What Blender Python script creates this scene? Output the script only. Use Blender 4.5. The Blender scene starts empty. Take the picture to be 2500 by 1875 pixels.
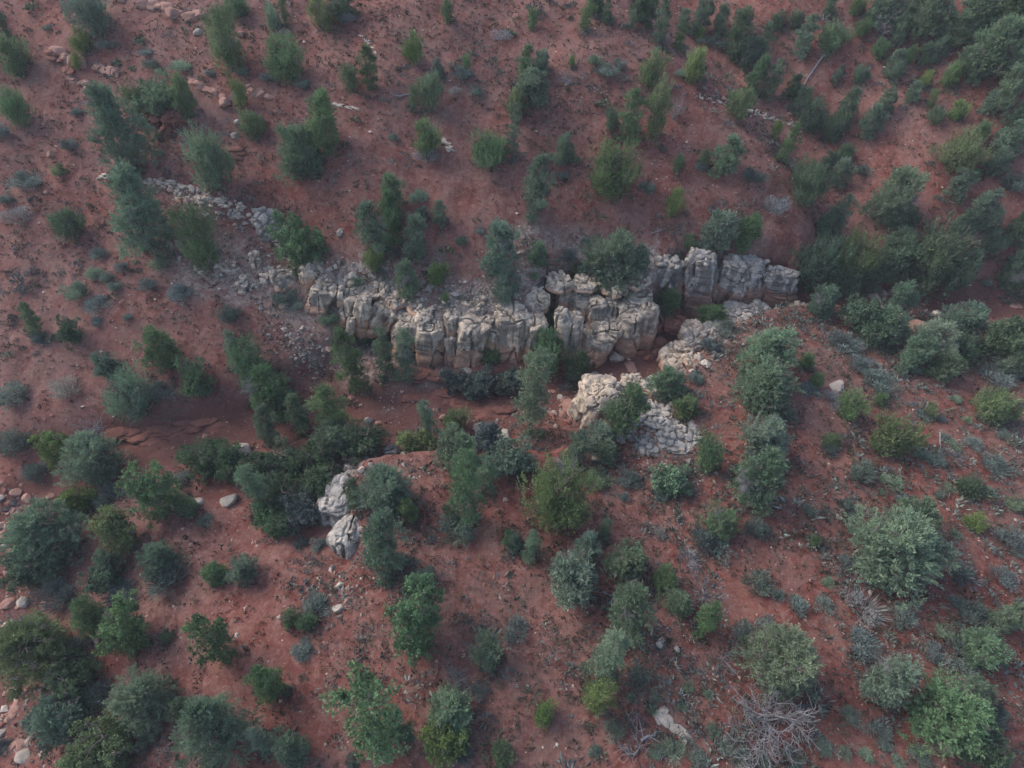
import bpy, math, random
import numpy as np
from mathutils import Vector, Matrix

# ------------------------------------------------------------------ camera, sky, sun, exposure
S = bpy.context.scene
COL = S.collection
PITCH, ROLL = math.radians(46.0), math.radians(5.0)      # camera looks this far below the horizon, a little rolled
CAMZ = 44.0
FPX = 1457.0                         # focal length in photo pixels (2500 wide)
cam_d = bpy.data.cameras.new('camera')
cam = bpy.data.objects.new('camera', cam_d)
COL.objects.link(cam)
cam_d.sensor_width = 36.0
cam_d.lens = 36.0 * FPX / 2500.0
cam_d.clip_end = 5000
cam.location = (0, 0, CAMZ)
_f = Vector((0, math.cos(PITCH), -math.sin(PITCH))); _u0 = Vector((0, math.sin(PITCH), math.cos(PITCH))); _r0 = Vector((1, 0, 0))
CR = _r0 * math.cos(ROLL) + _u0 * math.sin(ROLL)
CU = _u0 * math.cos(ROLL) - _r0 * math.sin(ROLL)
cam.matrix_world = Matrix(((CR.x, CU.x, -_f.x, 0), (CR.y, CU.y, -_f.y, 0), (CR.z, CU.z, -_f.z, CAMZ), (0, 0, 0, 1)))
S.camera = cam

SUN_EL, SUN_AZ = math.radians(38), math.radians(-70)     # dusk glow from the west side, very soft
world = bpy.data.worlds.new('World')
S.world = world
world.use_nodes = True
wn = world.node_tree.nodes
sky = wn.new('ShaderNodeTexSky')
sky.sky_type = 'NISHITA'
sky.sun_disc = False
sky.sun_elevation = SUN_EL
sky.sun_rotation = SUN_AZ
sky.air_density = 1.0
sky.dust_density = 2.5
world.node_tree.links.new(sky.outputs[0], wn['Background'].inputs[0])
wn['Background'].inputs[1].default_value = 0.115
sun_d = bpy.data.lights.new('sun', 'SUN')
sun_d.energy = 0.85
sun_d.angle = math.radians(36)
sun_d.color = (1.0, 0.95, 0.92)
sun = bpy.data.objects.new('sun', sun_d)
COL.objects.link(sun)
sdir = Vector((math.sin(SUN_AZ) * math.cos(SUN_EL), math.cos(SUN_AZ) * math.cos(SUN_EL), math.sin(SUN_EL)))
sun.rotation_euler = sdir.to_track_quat('Z', 'Y').to_euler()
S.view_settings.view_transform = 'Standard'
S.view_settings.look = 'None'
S.view_settings.gamma = 1.0
S.view_settings.exposure = 1.38
S.render.engine = 'CYCLES'
S.cycles.max_bounces = 4
S.cycles.diffuse_bounces = 2
S.cycles.transmission_bounces = 2
S.cycles.use_denoising = True
S.cycles.volume_bounces = 0

# ------------------------------------------------------------------ numpy helpers
rng = np.random.default_rng(7)


def _h(ix, iy, iz, seed):
    n = (ix.astype(np.int64) * 374761393 + iy.astype(np.int64) * 668265263 + iz.astype(np.int64) * 2147483647 + seed * 144269) & 0xffffffff
    n = ((n ^ (n >> 13)) * 1274126177) & 0xffffffff
    n = ((n ^ (n >> 16)) * 2246822519) & 0xffffffff
    return ((n ^ (n >> 15)) & 0xffffff) / float(0xffffff)


def noise2(x, y, seed=0):
    x = np.asarray(x, float); y = np.asarray(y, float)
    ix, iy = np.floor(x), np.floor(y)
    fx, fy = x - ix, y - iy
    fx = fx * fx * fx * (fx * (fx * 6 - 15) + 10); fy = fy * fy * fy * (fy * (fy * 6 - 15) + 10)
    z = np.zeros_like(ix)
    a = _h(ix, iy, z, seed); b = _h(ix + 1, iy, z, seed); c = _h(ix, iy + 1, z, seed); d = _h(ix + 1, iy + 1, z, seed)
    return ((a * (1 - fx) + b * fx) * (1 - fy) + (c * (1 - fx) + d * fx) * fy) * 2 - 1


def fbm2(x, y, octv=4, seed=0, gain=.5):
    s = 0; a = 1
    for k in range(octv):
        s = s + a * noise2(x * 2 ** k + 17.3 * k, y * 2 ** k - 9.1 * k, seed + k)
        a *= gain
    return s


def noise3(x, y, z, seed=0):
    ix, iy, iz = np.floor(x), np.floor(y), np.floor(z)
    fx, fy, fz = x - ix, y - iy, z - iz
    fx, fy, fz = [f * f * (3 - 2 * f) for f in (fx, fy, fz)]
    r = 0
    for dx in (0, 1):
        for dy in (0, 1):
            for dz in (0, 1):
                w = (fx if dx else 1 - fx) * (fy if dy else 1 - fy) * (fz if dz else 1 - fz)
                r = r + w * _h(ix + dx, iy + dy, iz + dz, seed)
    return r * 2 - 1


def fbm3(p, f, octv=3, seed=0):
    s = 0; a = 1
    for k in range(octv):
        q = p * f * 2 ** k
        s = s + a * noise3(q[:, 0] + 5.2 * k, q[:, 1] - 3.7 * k, q[:, 2] + 8.1 * k, seed + k)
        a *= .5
    return s


def smooth(a, b, x):
    t = np.clip((x - a) / (b - a), 0, 1)
    return t * t * (3 - 2 * t)


# ------------------------------------------------------------------ photo pixel -> ray -> ground
CRN, CUN, CFN = np.array(CR), np.array(CU), np.array(_f)
S0, C0 = math.sin(math.radians(55)), math.cos(math.radians(55))


def ray(px, py):
    return CFN + CRN * ((px - 1250.0) / FPX) + CUN * ((937.5 - py) / FPX)


def drop(px, py):
    """how fast a pixel's ray sinks below the valley's own sloping datum plane"""
    return -S0 + C0 * (937.5 - py) / FPX


def at_z(px, py, z):
    """point on the pixel's ray, z metres over the valley's sloping datum"""
    t = (z - CAMZ) / drop(px, py)
    return np.array([0, 0, CAMZ]) + ray(px, py) * t


def rock_frame(fx, fy, fz, tx, ty, w, depth):
    """foot centre, crest centre and half sizes of a standing rock mass, from its foot and crest in the photo"""
    Pf = at_z(fx, fy, fz)
    tdep = (fz - CAMZ) / drop(fx, fy)
    R = w / 2 * tdep / FPX * 1.02
    Rd = R * depth
    c0 = Pf + np.array([0, .85 * Rd, 0])
    dt = ray(tx, ty)
    yt = c0[1] + .55 * Rd
    c1 = np.array([dt[0] * yt / dt[1], c0[1] + .28 * Rd, CAMZ + dt[2] * yt / dt[1]])
    return c0, c1, R, Rd


FINS = [(690, 708, 3.0, 690, 640, 78, {}), (752, 697, 3.6, 762, 642, 44, {}), (765, 768, 2.2, 800, 690, 58, dict(stain=2.4)), (835, 787, 1.6, 865, 713, 42, dict(stain=2.2)),
        (833, 742, 3.2, 842, 698, 32, {}), (880, 810, 1.3, 895, 710, 44, {}), (851, 826, 1.0, 858, 772, 24, dict(taper=.35, knob=.3)), (905, 814, 1.0, 945, 735, 58, {}),
        (955, 810, 1.3, 975, 752, 44, {}), (972, 864, .4, 1005, 768, 58, {}), (1012, 842, 1.2, 1038, 762, 44, {}), (1045, 885, .2, 1055, 772, 78, {}),
        (1098, 882, .2, 1098, 818, 31, dict(stain=2.2, knob=.4)), (1100, 822, 2.2, 1105, 758, 44, {}), (1138, 889, .2, 1168, 764, 86, {}), (1200, 872, .3, 1208, 792, 46, dict(stain=1.1, knob=.3)),
        (1244, 882, .2, 1250, 742, 84, dict(stain=1.7)), (1300, 872, .6, 1308, 762, 66, dict(stain=1.7)), (1382, 873, .2, 1370, 750, 42, dict(knob=.7)), (1400, 870, .2, 1404, 765, 44, {}),
        (1374, 752, 2.2, 1380, 690, 36, {}), (1416, 776, 1.8, 1426, 710, 60, dict(knob=.5)), (1446, 882, .1, 1492, 774, 94, dict(strata=1.9, taper=.3, knob=.7)), (1452, 804, 1.5, 1462, 726, 46, dict(knob=.5)),
        (1499, 790, 1.8, 1500, 724, 44, {}), (1535, 860, .2, 1543, 752, 64, {}), (1560, 770, 2.6, 1558, 706, 74, {}), (1580, 839, .3, 1588, 737, 46, {}), (1540, 800, 2.0, 1530, 735, 50, {})]
WALLS = [(1630, 732, 1.2, 1640, 622, 92, {}), (1712, 750, .7, 1713, 612, 86, dict(stain=2.0)), (1812, 746, .7, 1815, 622, 116, {}), (1903, 740, .8, 1905, 650, 78, {})]
RIMPTS = []
for f_ in FINS:
    if f_[4] < 790 and f_[2] < 3.7:
        c0_, c1_, R_, Rd_ = rock_frame(*f_[:6], 1.15)
        RIMPTS.append((c1_[0], c1_[1] + .6 * Rd_, c1_[2] - .15))
for f_ in WALLS:
    c0_, c1_, R_, Rd_ = rock_frame(*f_[:6], .6)
    RIMPTS.append((c1_[0], c1_[1] + .9 * Rd_, c1_[2] - .1))


def tps(pts, extra=()):
    P = np.array([at_z(*p) for p in pts] + [np.array(e) for e in extra])
    n = len(P)
    X = P[:, :2] / 20.0
    d = np.linalg.norm(X[:, None] - X[None], axis=2)
    K = np.where(d > 0, d * d * np.log(d + 1e-9), 0) + np.eye(n) * .02
    A = np.zeros((n + 3, n + 3))
    A[:n, :n] = K; A[:n, n] = 1; A[:n, n + 1:] = X
    A[n:, :n] = A[:n, n:].T
    b = np.zeros(n + 3); b[:n] = P[:, 2]
    w = np.linalg.solve(A, b)

    def f(x, y):
        x = x / 20.0; y = y / 20.0
        s = w[n] + w[n + 1] * x + w[n + 2] * y
        for k in range(n):
            r2 = (x - X[k, 0]) ** 2 + (y - X[k, 1]) ** 2
            s = s + w[k] * .5 * r2 * np.log(r2 + 1e-12)
        return s
    return f


HILL = tps([(1000, 690, 4.8), (1157, 690, 4.8), (1330, 640, 5.6), (1250, 600, 6.4), (800, 600, 6.2), (1700, 540, 6.7), (1800, 540, 6.7), (1250, 400, 9.8),
            (1250, 200, 12.8), (1250, 0, 15.8), (900, 450, 9.0), (900, 250, 12.4), (800, 50, 15.2), (500, 500, 7.8), (350, 440, 7.5), (500, 300, 10.3), (400, 150, 12.6),
            (300, 0, 15.2), (0, 450, 7), (0, 250, 10), (0, 50, 13.6), (0, 700, 3.8), (300, 700, 4.2), (500, 620, 5.2), (300, 900, 1.6),
            (0, 950, 1.0), (600, 950, .7), (100, 1060, .3),
            (1600, -20, 13), (1700, 100, 10.5), (1800, 200, 8.8), (1880, 290, 7.5), (1970, 370, 6), (2050, 470, 4.5), (2070, 600, 3), (2070, 680, 1.8),
            (1480, -20, 16), (1620, 90, 13.8), (1720, 180, 12.2), (1820, 280, 10.6), (1930, 420, 8.5), (1940, 560, 7.0),
            (1850, 0, 14), (1950, 100, 12), (2100, 200, 10.5), (2200, 350, 8), (2200, 500, 6), (2160, 620, 3.6), (2400, 200, 12.5), (2500, 0, 17.5), (2500, 300, 11),
            (2500, 500, 7), (2400, 650, 3), (2500, 690, 2.5), (2250, 690, 2.2), (2800, 300, 13), (2800, 700, 3), (-300, 300, 11), (-300, 800, 3), (-300, 1050, .6),
            (1250, -200, 19), (2500, -200, 22), (0, -200, 18)], RIMPTS)
WASH = tps([(0, 1250, -.8), (280, 1085, -.5), (650, 1000, -.3), (1000, 980, 0), (1350, 960, .1), (1560, 880, .3), (1640, 800, .5), (1740, 745, .7), (1900, 742, .9),
            (2080, 725, 1.1), (2300, 740, 1.3), (2500, 760, 1.5), (0, 1500, -.9), (0, 1850, -1), (-300, 1500, -1), (2800, 780, 1.8), (400, 1250, .5), (600, 1300, 1),
            (700, 1200, .4), (600, 1500, 2), (300, 1450, .3), (250, 1700, .4), (500, 1800, 2.2), (750, 1500, 2.8), (750, 1800, 3.3), (1300, 1200, 1), (1300, 1600, 3), (2000, 1200, 2), (-300, 1900, -1)])
FLAT = tps([(850, 1150, 3.2), (830, 1300, 3), (850, 1420, 3), (850, 1600, 3.2), (850, 1850, 3.6), (1000, 1130, 3.2), (1200, 1250, 3.6), (1100, 1500, 4), (1100, 1800, 4.2),
            (1450, 960, 2.6), (1550, 1000, 3.1), (1650, 1060, 3.3), (1500, 1150, 3.2), (1640, 900, 3.3), (1800, 800, 3.4), (1950, 780, 3), (2100, 800, 2.6), (2300, 860, 2.8),
            (2500, 860, 3), (1800, 1000, 4.2), (2200, 1050, 4.2), (2500, 1100, 4.2), (1700, 1300, 4.5), (2200, 1400, 4.8), (2500, 1500, 5), (1600, 1700, 5), (2200, 1800, 5.4),
            (1300, 1900, 4.5), (2700, 1900, 5.5), (700, 2000, 3.6)])


TALUS = tps([(690, 715, 3.0), (765, 772, 2.1), (835, 790, 1.6), (880, 812, 1.3), (972, 866, .4), (740, 810, 2.0), (800, 850, 1.1), (700, 900, .8), (640, 760, 2.9), (600, 722, 3.4), (520, 692, 3.9), (600, 800, 2.4), (300, 900, 1.6),
             (0, 950, 1.0), (600, 950, .7), (100, 1060, .3), (0, 700, 3.8), (300, 700, 4.2), (430, 650, 4.6), (300, 600, 5.2), (0, 450, 7), (350, 440, 7.5), (-300, 800, 3), (-300, 1050, .6), (1100, 900, .3)])


def line(pts, z=.5):
    P = np.array([at_z(p[0], p[1], z)[:2] for p in pts])
    W = np.array([p[2] for p in pts], float)
    return P, W


HL, HW = line([(-900, 1130, 2.5), (-300, 1090, 2), (0, 1080, 2), (150, 1055, 1.5), (400, 1015, 1.2), (560, 975, 1.5), (700, 930, 1.5), (800, 872, 1), (880, 826, .6), (930, 818, .6), (968, 850, .6), (1049, 880, .6),
               (1157, 884, .6), (1245, 878, .6), (1325, 868, .6), (1345, 800, .6), (1390, 765, .6), (1430, 785, .6), (1480, 800, .6), (1541, 810, .6), (1587, 800, .6), (1640, 760, .6), (1660, 740, .6), (1712, 744, .6),
               (1812, 742, .6), (1903, 737, .7), (1960, 720, 1), (2060, 712, 2), (2250, 705, 2.5), (2500, 715, 2.5), (2800, 720, 3), (3600, 730, 3)])
FL, FW = line([(3600, 860, 3), (2800, 830, 3), (2500, 800, 3), (2250, 790, 2.5), (2100, 770, 1.5), (1960, 752, .8), (1860, 772, .7), (1785, 806, .6), (1712, 850, .6), (1664, 897, .6), (1618, 948, .6),
               (1540, 990, .8), (1440, 1040, .8), (1400, 1085, .8), (1330, 1120, 1), (1200, 1100, 1), (1050, 1110, .8), (950, 1120, .8), (868, 1140, .8), (836, 1205, .7), (824, 1290, .7), (846, 1385, .8),
               (850, 1440, 1), (860, 1550, 2), (850, 1900, 3), (850, 2600, 3)])
TL, TW = line([(-900, 560, 4), (0, 560, 4), (300, 610, 3), (430, 662, 1.2), (520, 694, .7), (600, 724, .7), (690, 714, .6), (765, 774, .6), (835, 792, .6), (880, 814, .6), (905, 820, .6), (972, 868, .6), (1100, 900, .6), (1300, 1000, 1)], 2.0)
WL, WW = line([(-900, 1600, 4), (-150, 1700, 6), (-60, 1450, 5), (60, 1230, 3.6), (280, 1085, 3), (460, 1050, 3), (650, 1000, 3), (1000, 990, 3.0), (1350, 960, 2.6), (1480, 915, 2.4), (1560, 880, 2.2), (1640, 805, 1.8),
               (1740, 748, 1.8), (1900, 742, 2), (2080, 728, 2.4), (2300, 740, 3), (2500, 755, 3.4), (2900, 770, 4)])
HPOLY = np.vstack([HL, [[400, HL[-1][1]], [400, 900], [-400, 900], [-400, HL[0][1]]]])
TPOLY = np.vstack([TL, [[400, TL[-1][1]], [400, 900], [-400, 900], [-400, TL[0][1]]]])
FPOLY = np.vstack([FL, [[FL[-1][0], -400], [400, -400], [400, FL[0][1]]]])


def dist_line(x, y, P, W):
    best = np.full(x.shape, 1e9); w = np.zeros(x.shape)
    for k in range(len(P) - 1):
        a, b = P[k], P[k + 1]
        ab = b - a
        t = np.clip(((x - a[0]) * ab[0] + (y - a[1]) * ab[1]) / (ab @ ab), 0, 1)
        d = np.hypot(x - a[0] - t * ab[0], y - a[1] - t * ab[1])
        m = d < best
        best = np.where(m, d, best); w = np.where(m, W[k] + t * (W[k + 1] - W[k]), w)
    return best, w


def inside(x, y, P):
    r = np.zeros(x.shape, bool)
    n = len(P)
    for k in range(n):
        x1, y1 = P[k]; x2, y2 = P[(k + 1) % n]
        if y1 == y2:
            continue
        c = ((y1 > y) != (y2 > y)) & (x < (x2 - x1) * (y - y1) / (y2 - y1) + x1)
        r ^= c
    return r


def terrain(x, y):
    xc, yc = np.clip(x, -95, 95), np.clip(y, -35, 130)
    hill, low, flat = HILL(xc, yc), WASH(xc, yc), FLAT(xc, yc)
    d3, w3 = dist_line(xc, yc, TL, TW)
    sd3 = np.where(inside(xc, yc, TPOLY), d3, -d3)
    mt = smooth(-w3, w3, sd3 - np.where(w3 < .8, 1.9, .5))
    hill = TALUS(xc, yc) * (1 - mt) + hill * mt
    d, w = dist_line(xc, yc, HL, HW)
    sd = np.where(inside(xc, yc, HPOLY), d, -d)
    off = np.where(w < .8, 1.9, .5)
    mh = smooth(-w, w, sd - off)
    d2, w2 = dist_line(xc, yc, FL, FW)
    sd2 = np.where(inside(xc, yc, FPOLY), d2, -d2)
    mf = smooth(-w2, w2, sd2 - np.where(w2 < .9, .8, .4))
    dw, ww = dist_line(xc, yc, WL, WW)
    chan = smooth(ww * 1.5, ww * .5, dw)
    z = low + np.maximum(hill - low, 0) * mh + np.maximum(flat - low, 0) * mf * (1 - mh)
    z = z - .85 * chan * (1 - mh) * (1 - mf)
    far = np.hypot(x - xc, y - yc)
    z = z + far * .02 + 6 * np.sin(far * .01) * smooth(0, 300, far)
    # gullies and lumps of the weathered slope; thin ledges on the hill
    rough = mh * smooth(3, 9, hill - low)
    z = z + rough * (.55 * fbm2(x * .11, y * .11, 3, 11) + .30 * (1 - np.abs(noise2(x * .16 + .1 * y, y * .05, 5))) * -1 + .3)
    led = (hill + .25 * x * .05 + .5 * fbm2(x * .1, y * .1, 2, 31)) / 1.7
    fr = led - np.floor(led)
    z = z + rough * .30 * (smooth(.42, .58, fr) - fr) * smooth(-.2, .35, fbm2(x * .07, y * .07, 2, 77))
    z = z + .10 * fbm2(x * .5, y * .5, 3, 3) + .035 * fbm2(x * 2.1, y * 2.1, 2, 9)
    rocky = smooth(6.0, 2.4, d + np.where(xc > 13, 3.2, 0) + 1.8 * fbm2(x * .35, y * .35, 3, 41)) * (w < .68) * mh + smooth(4.5, 1.2, d3 + 1.8 * fbm2(x * .35, y * .35, 3, 43)) * (w3 < 1.1) * (xc < -6) * .65
    return z, chan, mh, mf, np.clip(rocky, 0, 1)


GX0, GY0, GS = -96.0, -36.0, 0.41
NX, NY = int(192 / GS) + 1, int(168 / GS) + 1
gx = GX0 + np.arange(NX) * GS
gy = GY0 + np.arange(NY) * GS
GXX, GYY = np.meshgrid(gx, gy)
GZ, GCH, GMH, GMF, GRK = terrain(GXX, GYY)


def gsample(x, y, G=None):
    G = GZ if G is None else G
    fx = np.clip((np.asarray(x, float) - GX0) / GS, 0, NX - 1.001); fy = np.clip((np.asarray(y, float) - GY0) / GS, 0, NY - 1.001)
    ix, iy = fx.astype(int), fy.astype(int)
    fx -= ix; fy -= iy
    return (G[iy, ix] * (1 - fx) + G[iy, ix + 1] * fx) * (1 - fy) + (G[iy + 1, ix] * (1 - fx) + G[iy + 1, ix + 1] * fx) * fy


TT = np.arange(25, 190, .08)


def ground(px, py, above=0.0):
    """the point on the pixel's ray that stands `above` metres over the terrain"""
    d = ray(px, py)
    z = CAMZ + d[2] * TT - gsample(d[0] * TT, d[1] * TT) - above
    k = int(np.argmax(z < 0)) if (z < 0).any() else len(TT) - 1
    t = TT[k]
    return np.array([d[0] * t, d[1] * t, CAMZ + d[2] * t]), t


def gz(x, y):
    return float(gsample(x, y))


# ------------------------------------------------------------------ mesh + material helpers
def mesh_np(name, V, F, mat, attrs=None, smooth_shade=True, cols=None):
    me = bpy.data.meshes.new(name)
    V = np.asarray(V, np.float32); F = np.asarray(F, np.int32)
    k = F.shape[1]
    me.vertices.add(len(V)); me.vertices.foreach_set('co', V.ravel())
    me.loops.add(F.size); me.loops.foreach_set('vertex_index', F.ravel())
    me.polygons.add(len(F)); me.polygons.foreach_set('loop_start', np.arange(0, F.size, k, dtype=np.int32))
    me.polygons.foreach_set('use_smooth', np.full(len(F), smooth_shade))
    me.update(calc_edges=True)
    for an, av in (attrs or {}).items():
        a = me.attributes.new(an, 'FLOAT', 'POINT'); a.data.foreach_set('value', np.asarray(av, np.float32).ravel())
    if cols is not None:
        a = me.attributes.new('col', 'FLOAT_COLOR', 'POINT')
        c = np.ones((len(V), 4), np.float32); c[:, :3] = cols
        a.data.foreach_set('color', c.ravel())
    me.materials.append(mat)
    return me


def add(name, me, parent=None, loc=(0, 0, 0), rot=(0, 0, 0), scl=(1, 1, 1), label=None, cat=None, group=None, kind=None):
    o = bpy.data.objects.new(name, me)
    COL.objects.link(o)
    o.location = loc; o.rotation_euler = rot; o.scale = scl
    if parent is not None:
        o.parent = parent
    if label: o['label'] = label
    if cat: o['category'] = cat
    if group: o['group'] = group
    if kind: o['kind'] = kind
    return o


class NT:
    def __init__(s, name):
        s.m = bpy.data.materials.new(name); s.m.use_nodes = True
        s.t = s.m.node_tree; s.n = s.t.nodes
        s.out = s.n['Material Output']; s.bsdf = s.n['Principled BSDF']

    def new(s, t, **kw):
        x = s.n.new(t)
        for k, v in kw.items():
            if hasattr(x, k): setattr(x, k, v)
            else: x.inputs[k].default_value = v
        return x

    def link(s, a, b): s.t.links.new(a, b)

    def pos(s):
        if not hasattr(s, '_p'): s._p = s.new('ShaderNodeNewGeometry')
        return s._p.outputs['Position']

    def noise(s, scale, detail=4, rough=.6, stretch=None, dist=0):
        x = s.new('ShaderNodeTexNoise'); x.inputs['Scale'].default_value = scale; x.inputs['Detail'].default_value = detail
        x.inputs['Roughness'].default_value = rough; x.inputs['Distortion'].default_value = dist
        if stretch:
            m = s.new('ShaderNodeMapping'); m.inputs['Scale'].default_value = stretch
            s.link(s.pos(), m.inputs['Vector']); s.link(m.outputs[0], x.inputs['Vector'])
        else:
            s.link(s.pos(), x.inputs['Vector'])
        return x.outputs['Fac']

    def ramp(s, fac, stops, interp='LINEAR'):
        r = s.new('ShaderNodeValToRGB'); e = r.color_ramp.elements; r.color_ramp.interpolation = interp
        while len(e) < len(stops): e.new(.5)
        for i, (p, c) in enumerate(stops):
            e[i].position = p; e[i].color = (c[0], c[1], c[2], 1) if hasattr(c, '__len__') else (c, c, c, 1)
        s.link(fac, r.inputs[0]); return r.outputs[0]

    def mix(s, fac, a, b, mode='MIX'):
        x = s.new('ShaderNodeMix', data_type='RGBA', blend_type=mode)
        for sock, v in ((x.inputs[0], fac), (x.inputs[6], a), (x.inputs[7], b)):
            if hasattr(v, 'is_linked'): s.link(v, sock)
            elif isinstance(v, (int, float)): sock.default_value = v
            else: sock.default_value = (*v, 1)
        return x.outputs[2]

    def math(s, op, a, b=0.0, clamp=False):
        x = s.new('ShaderNodeMath', operation=op, use_clamp=clamp)
        for sock, v in ((x.inputs[0], a), (x.inputs[1], b)):
            if hasattr(v, 'is_linked'): s.link(v, sock)
            else: sock.default_value = v
        return x.outputs[0]

    def attr(s, name, out='Fac'):
        return s.new('ShaderNodeAttribute', attribute_name=name).outputs[out]

    def finish(s, color, rough=.9, bump=None, strength=.3, dist=.1, spec=.15):
        s.link(color, s.bsdf.inputs['Base Color']); s.bsdf.inputs['Roughness'].default_value = rough
        s.bsdf.inputs['Specular IOR Level'].default_value = spec
        if bump is not None:
            b = s.new('ShaderNodeBump'); b.inputs['Strength'].default_value = strength; b.inputs['Distance'].default_value = dist
            s.link(bump, b.inputs['Height']); s.link(b.outputs[0], s.bsdf.inputs['Normal'])
        return s.m


def soil_material():
    t = NT('red_soil')
    big = t.noise(.09, 5, .6)
    mid = t.noise(.7, 6, .65)
    fine = t.noise(5, 6, .7)
    spk = t.noise(16, 3, .6)
    red = t.ramp(mid, [(.3, (.10, .030, .023)), (.5, (.165, .051, .038)), (.7, (.225, .078, .060))])
    gravel = t.ramp(fine, [(.3, (.115, .058, .049)), (.55, (.18, .098, .083)), (.75, (.28, .175, .15))])
    fac = t.ramp(t.math('ADD', t.math('MULTIPLY', big, .6), t.math('MULTIPLY', mid, .4)), [(.43, 0), (.56, .8)])
    c = t.mix(fac, red, gravel)
    c = t.mix(t.math('MULTIPLY', t.attr('hill'), t.ramp(t.math('ADD', t.math('MULTIPLY', t.noise(.2, 5, .65), .55), t.math('MULTIPLY', fine, .45)), [(.45, 0), (.6, .5)])), c, (.25, .145, .122))
    rill = t.ramp(t.math('ADD', t.math('MULTIPLY', t.noise(.9, 5, .65, (1, .22, .3), 1.2), .7), t.math('MULTIPLY', mid, .3)), [(.40, .65), (.5, 0)])
    c = t.mix(rill, c, (.125, .040, .030))
    crust = t.ramp(t.math('ADD', t.math('MULTIPLY', t.noise(.28, 6, .7), .65), t.math('MULTIPLY', fine, .35)), [(.52, 0), (.62, .7)])
    c = t.mix(crust, c, (.225, .110, .088))
    patch = t.noise(2.3, 7, .78)
    c = t.mix(t.ramp(patch, [(.52, 0), (.62, .55)]), c, (.28, .165, .135))
    c = t.mix(t.ramp(patch, [(.36, .6), (.46, 0)]), c, (.085, .034, .027))
    litter = t.ramp(t.math('ADD', t.math('MULTIPLY', t.noise(.35, 5, .7), .6), t.math('MULTIPLY', fine, .4)), [(.50, 0), (.64, .62)])
    c = t.mix(t.math('MULTIPLY', litter, t.attr('veg')), c, (.085, .070, .055))
    rk = t.ramp(t.math('ADD', t.math('MULTIPLY', t.noise(2.2, 6, .7), .6), t.math('MULTIPLY', fine, .4)), [(.36, (.10, .085, .072)), (.5, (.24, .20, .17)), (.62, (.42, .36, .30))])
    c = t.mix(t.math('MULTIPLY', t.attr('rocky'), t.ramp(t.noise(1.1, 5, .7), [(.38, .15), (.52, 1)])), c, rk)
    washc = t.ramp(fine, [(.3, (.085, .036, .029)), (.55, (.13, .056, .045)), (.75, (.19, .098, .08))])
    wm = t.math('MULTIPLY', t.attr('wash'), t.ramp(t.noise(.8, 4, .6), [(.32, .4), (.5, 1)]))
    c = t.mix(wm, c, washc)
    c = t.mix(t.ramp(spk, [(.60, 0), (.72, .5)]), c, (.36, .235, .20))
    c = t.mix(t.ramp(t.noise(11, 3, .6), [(.62, 0), (.74, .6)]), c, (.06, .036, .028))
    hgt = t.math('ADD', t.math('MULTIPLY', fine, .7), t.math('MULTIPLY', spk, .35))
    return t.finish(c, .95, hgt, .45, .12)


def rock_material(name, pale, mid, dark, base, base_amt=1.0):
    t = NT(name)
    n1 = t.noise(.9, 6, .65)
    c = t.ramp(n1, [(.32, mid), (.48, pale), (.7, [x * 1.15 for x in pale])])
    streak = t.ramp(t.math('ADD', t.math('MULTIPLY', t.noise(1.6, 5, .6, (1, 1, .14)), .7), t.math('MULTIPLY', t.noise(.35, 3), .3)), [(.455, 0), (.53, .8)])
    c = t.mix(t.math('MULTIPLY', streak, t.attr('face')), c, dark)
    strata = t.ramp(t.noise(1.2, 6, .7, (.25, .25, 6.0), .6), [(.36, .55), (.5, 0)])
    c = t.mix(t.math('MULTIPLY', strata, t.attr('face')), c, [x * .55 for x in mid])
    st = t.math('SUBTRACT', t.math('ADD', t.math('MULTIPLY', t.noise(.8, 5, .65), 1.1), -.14), t.attr('up'))
    c = t.mix(t.ramp(st, [(.02, 0), (.10, base_amt)]), c, base)
    lich = t.ramp(t.noise(3.2, 6, .75), [(.52, 0), (.64, .6)])
    c = t.mix(lich, c, [x * .8 for x in dark])
    c = t.mix(t.ramp(t.noise(6, 4, .7), [(.6, 0), (.72, .3)]), c, [min(1, x * 1.35) for x in pale])
    hgt = t.math('ADD', t.math('ADD', t.noise(4, 6, .7), t.math('MULTIPLY', t.noise(14, 4, .7), .4)), t.math('MULTIPLY', t.noise(1.1, 5, .65, (.3, .3, 7.0), .5), .9))
    return t.finish(c, .92, hgt, .38, .14)


def stone_material(name, a, b):
    t = NT(name)
    ran = t.new('ShaderNodeObjectInfo').outputs['Random']
    c = t.mix(t.ramp(t.noise(1.8, 6, .7), [(.35, 0), (.65, 1)]), a, b)
    c = t.mix(t.math('MULTIPLY', ran, .5), c, [x * .62 for x in a])
    c = t.mix(t.ramp(t.noise(8, 4, .7), [(.55, 0), (.7, .55)]), c, [x * .5 for x in b])
    return t.finish(c, .92, t.noise(7, 5, .7), .6, .08)


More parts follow.
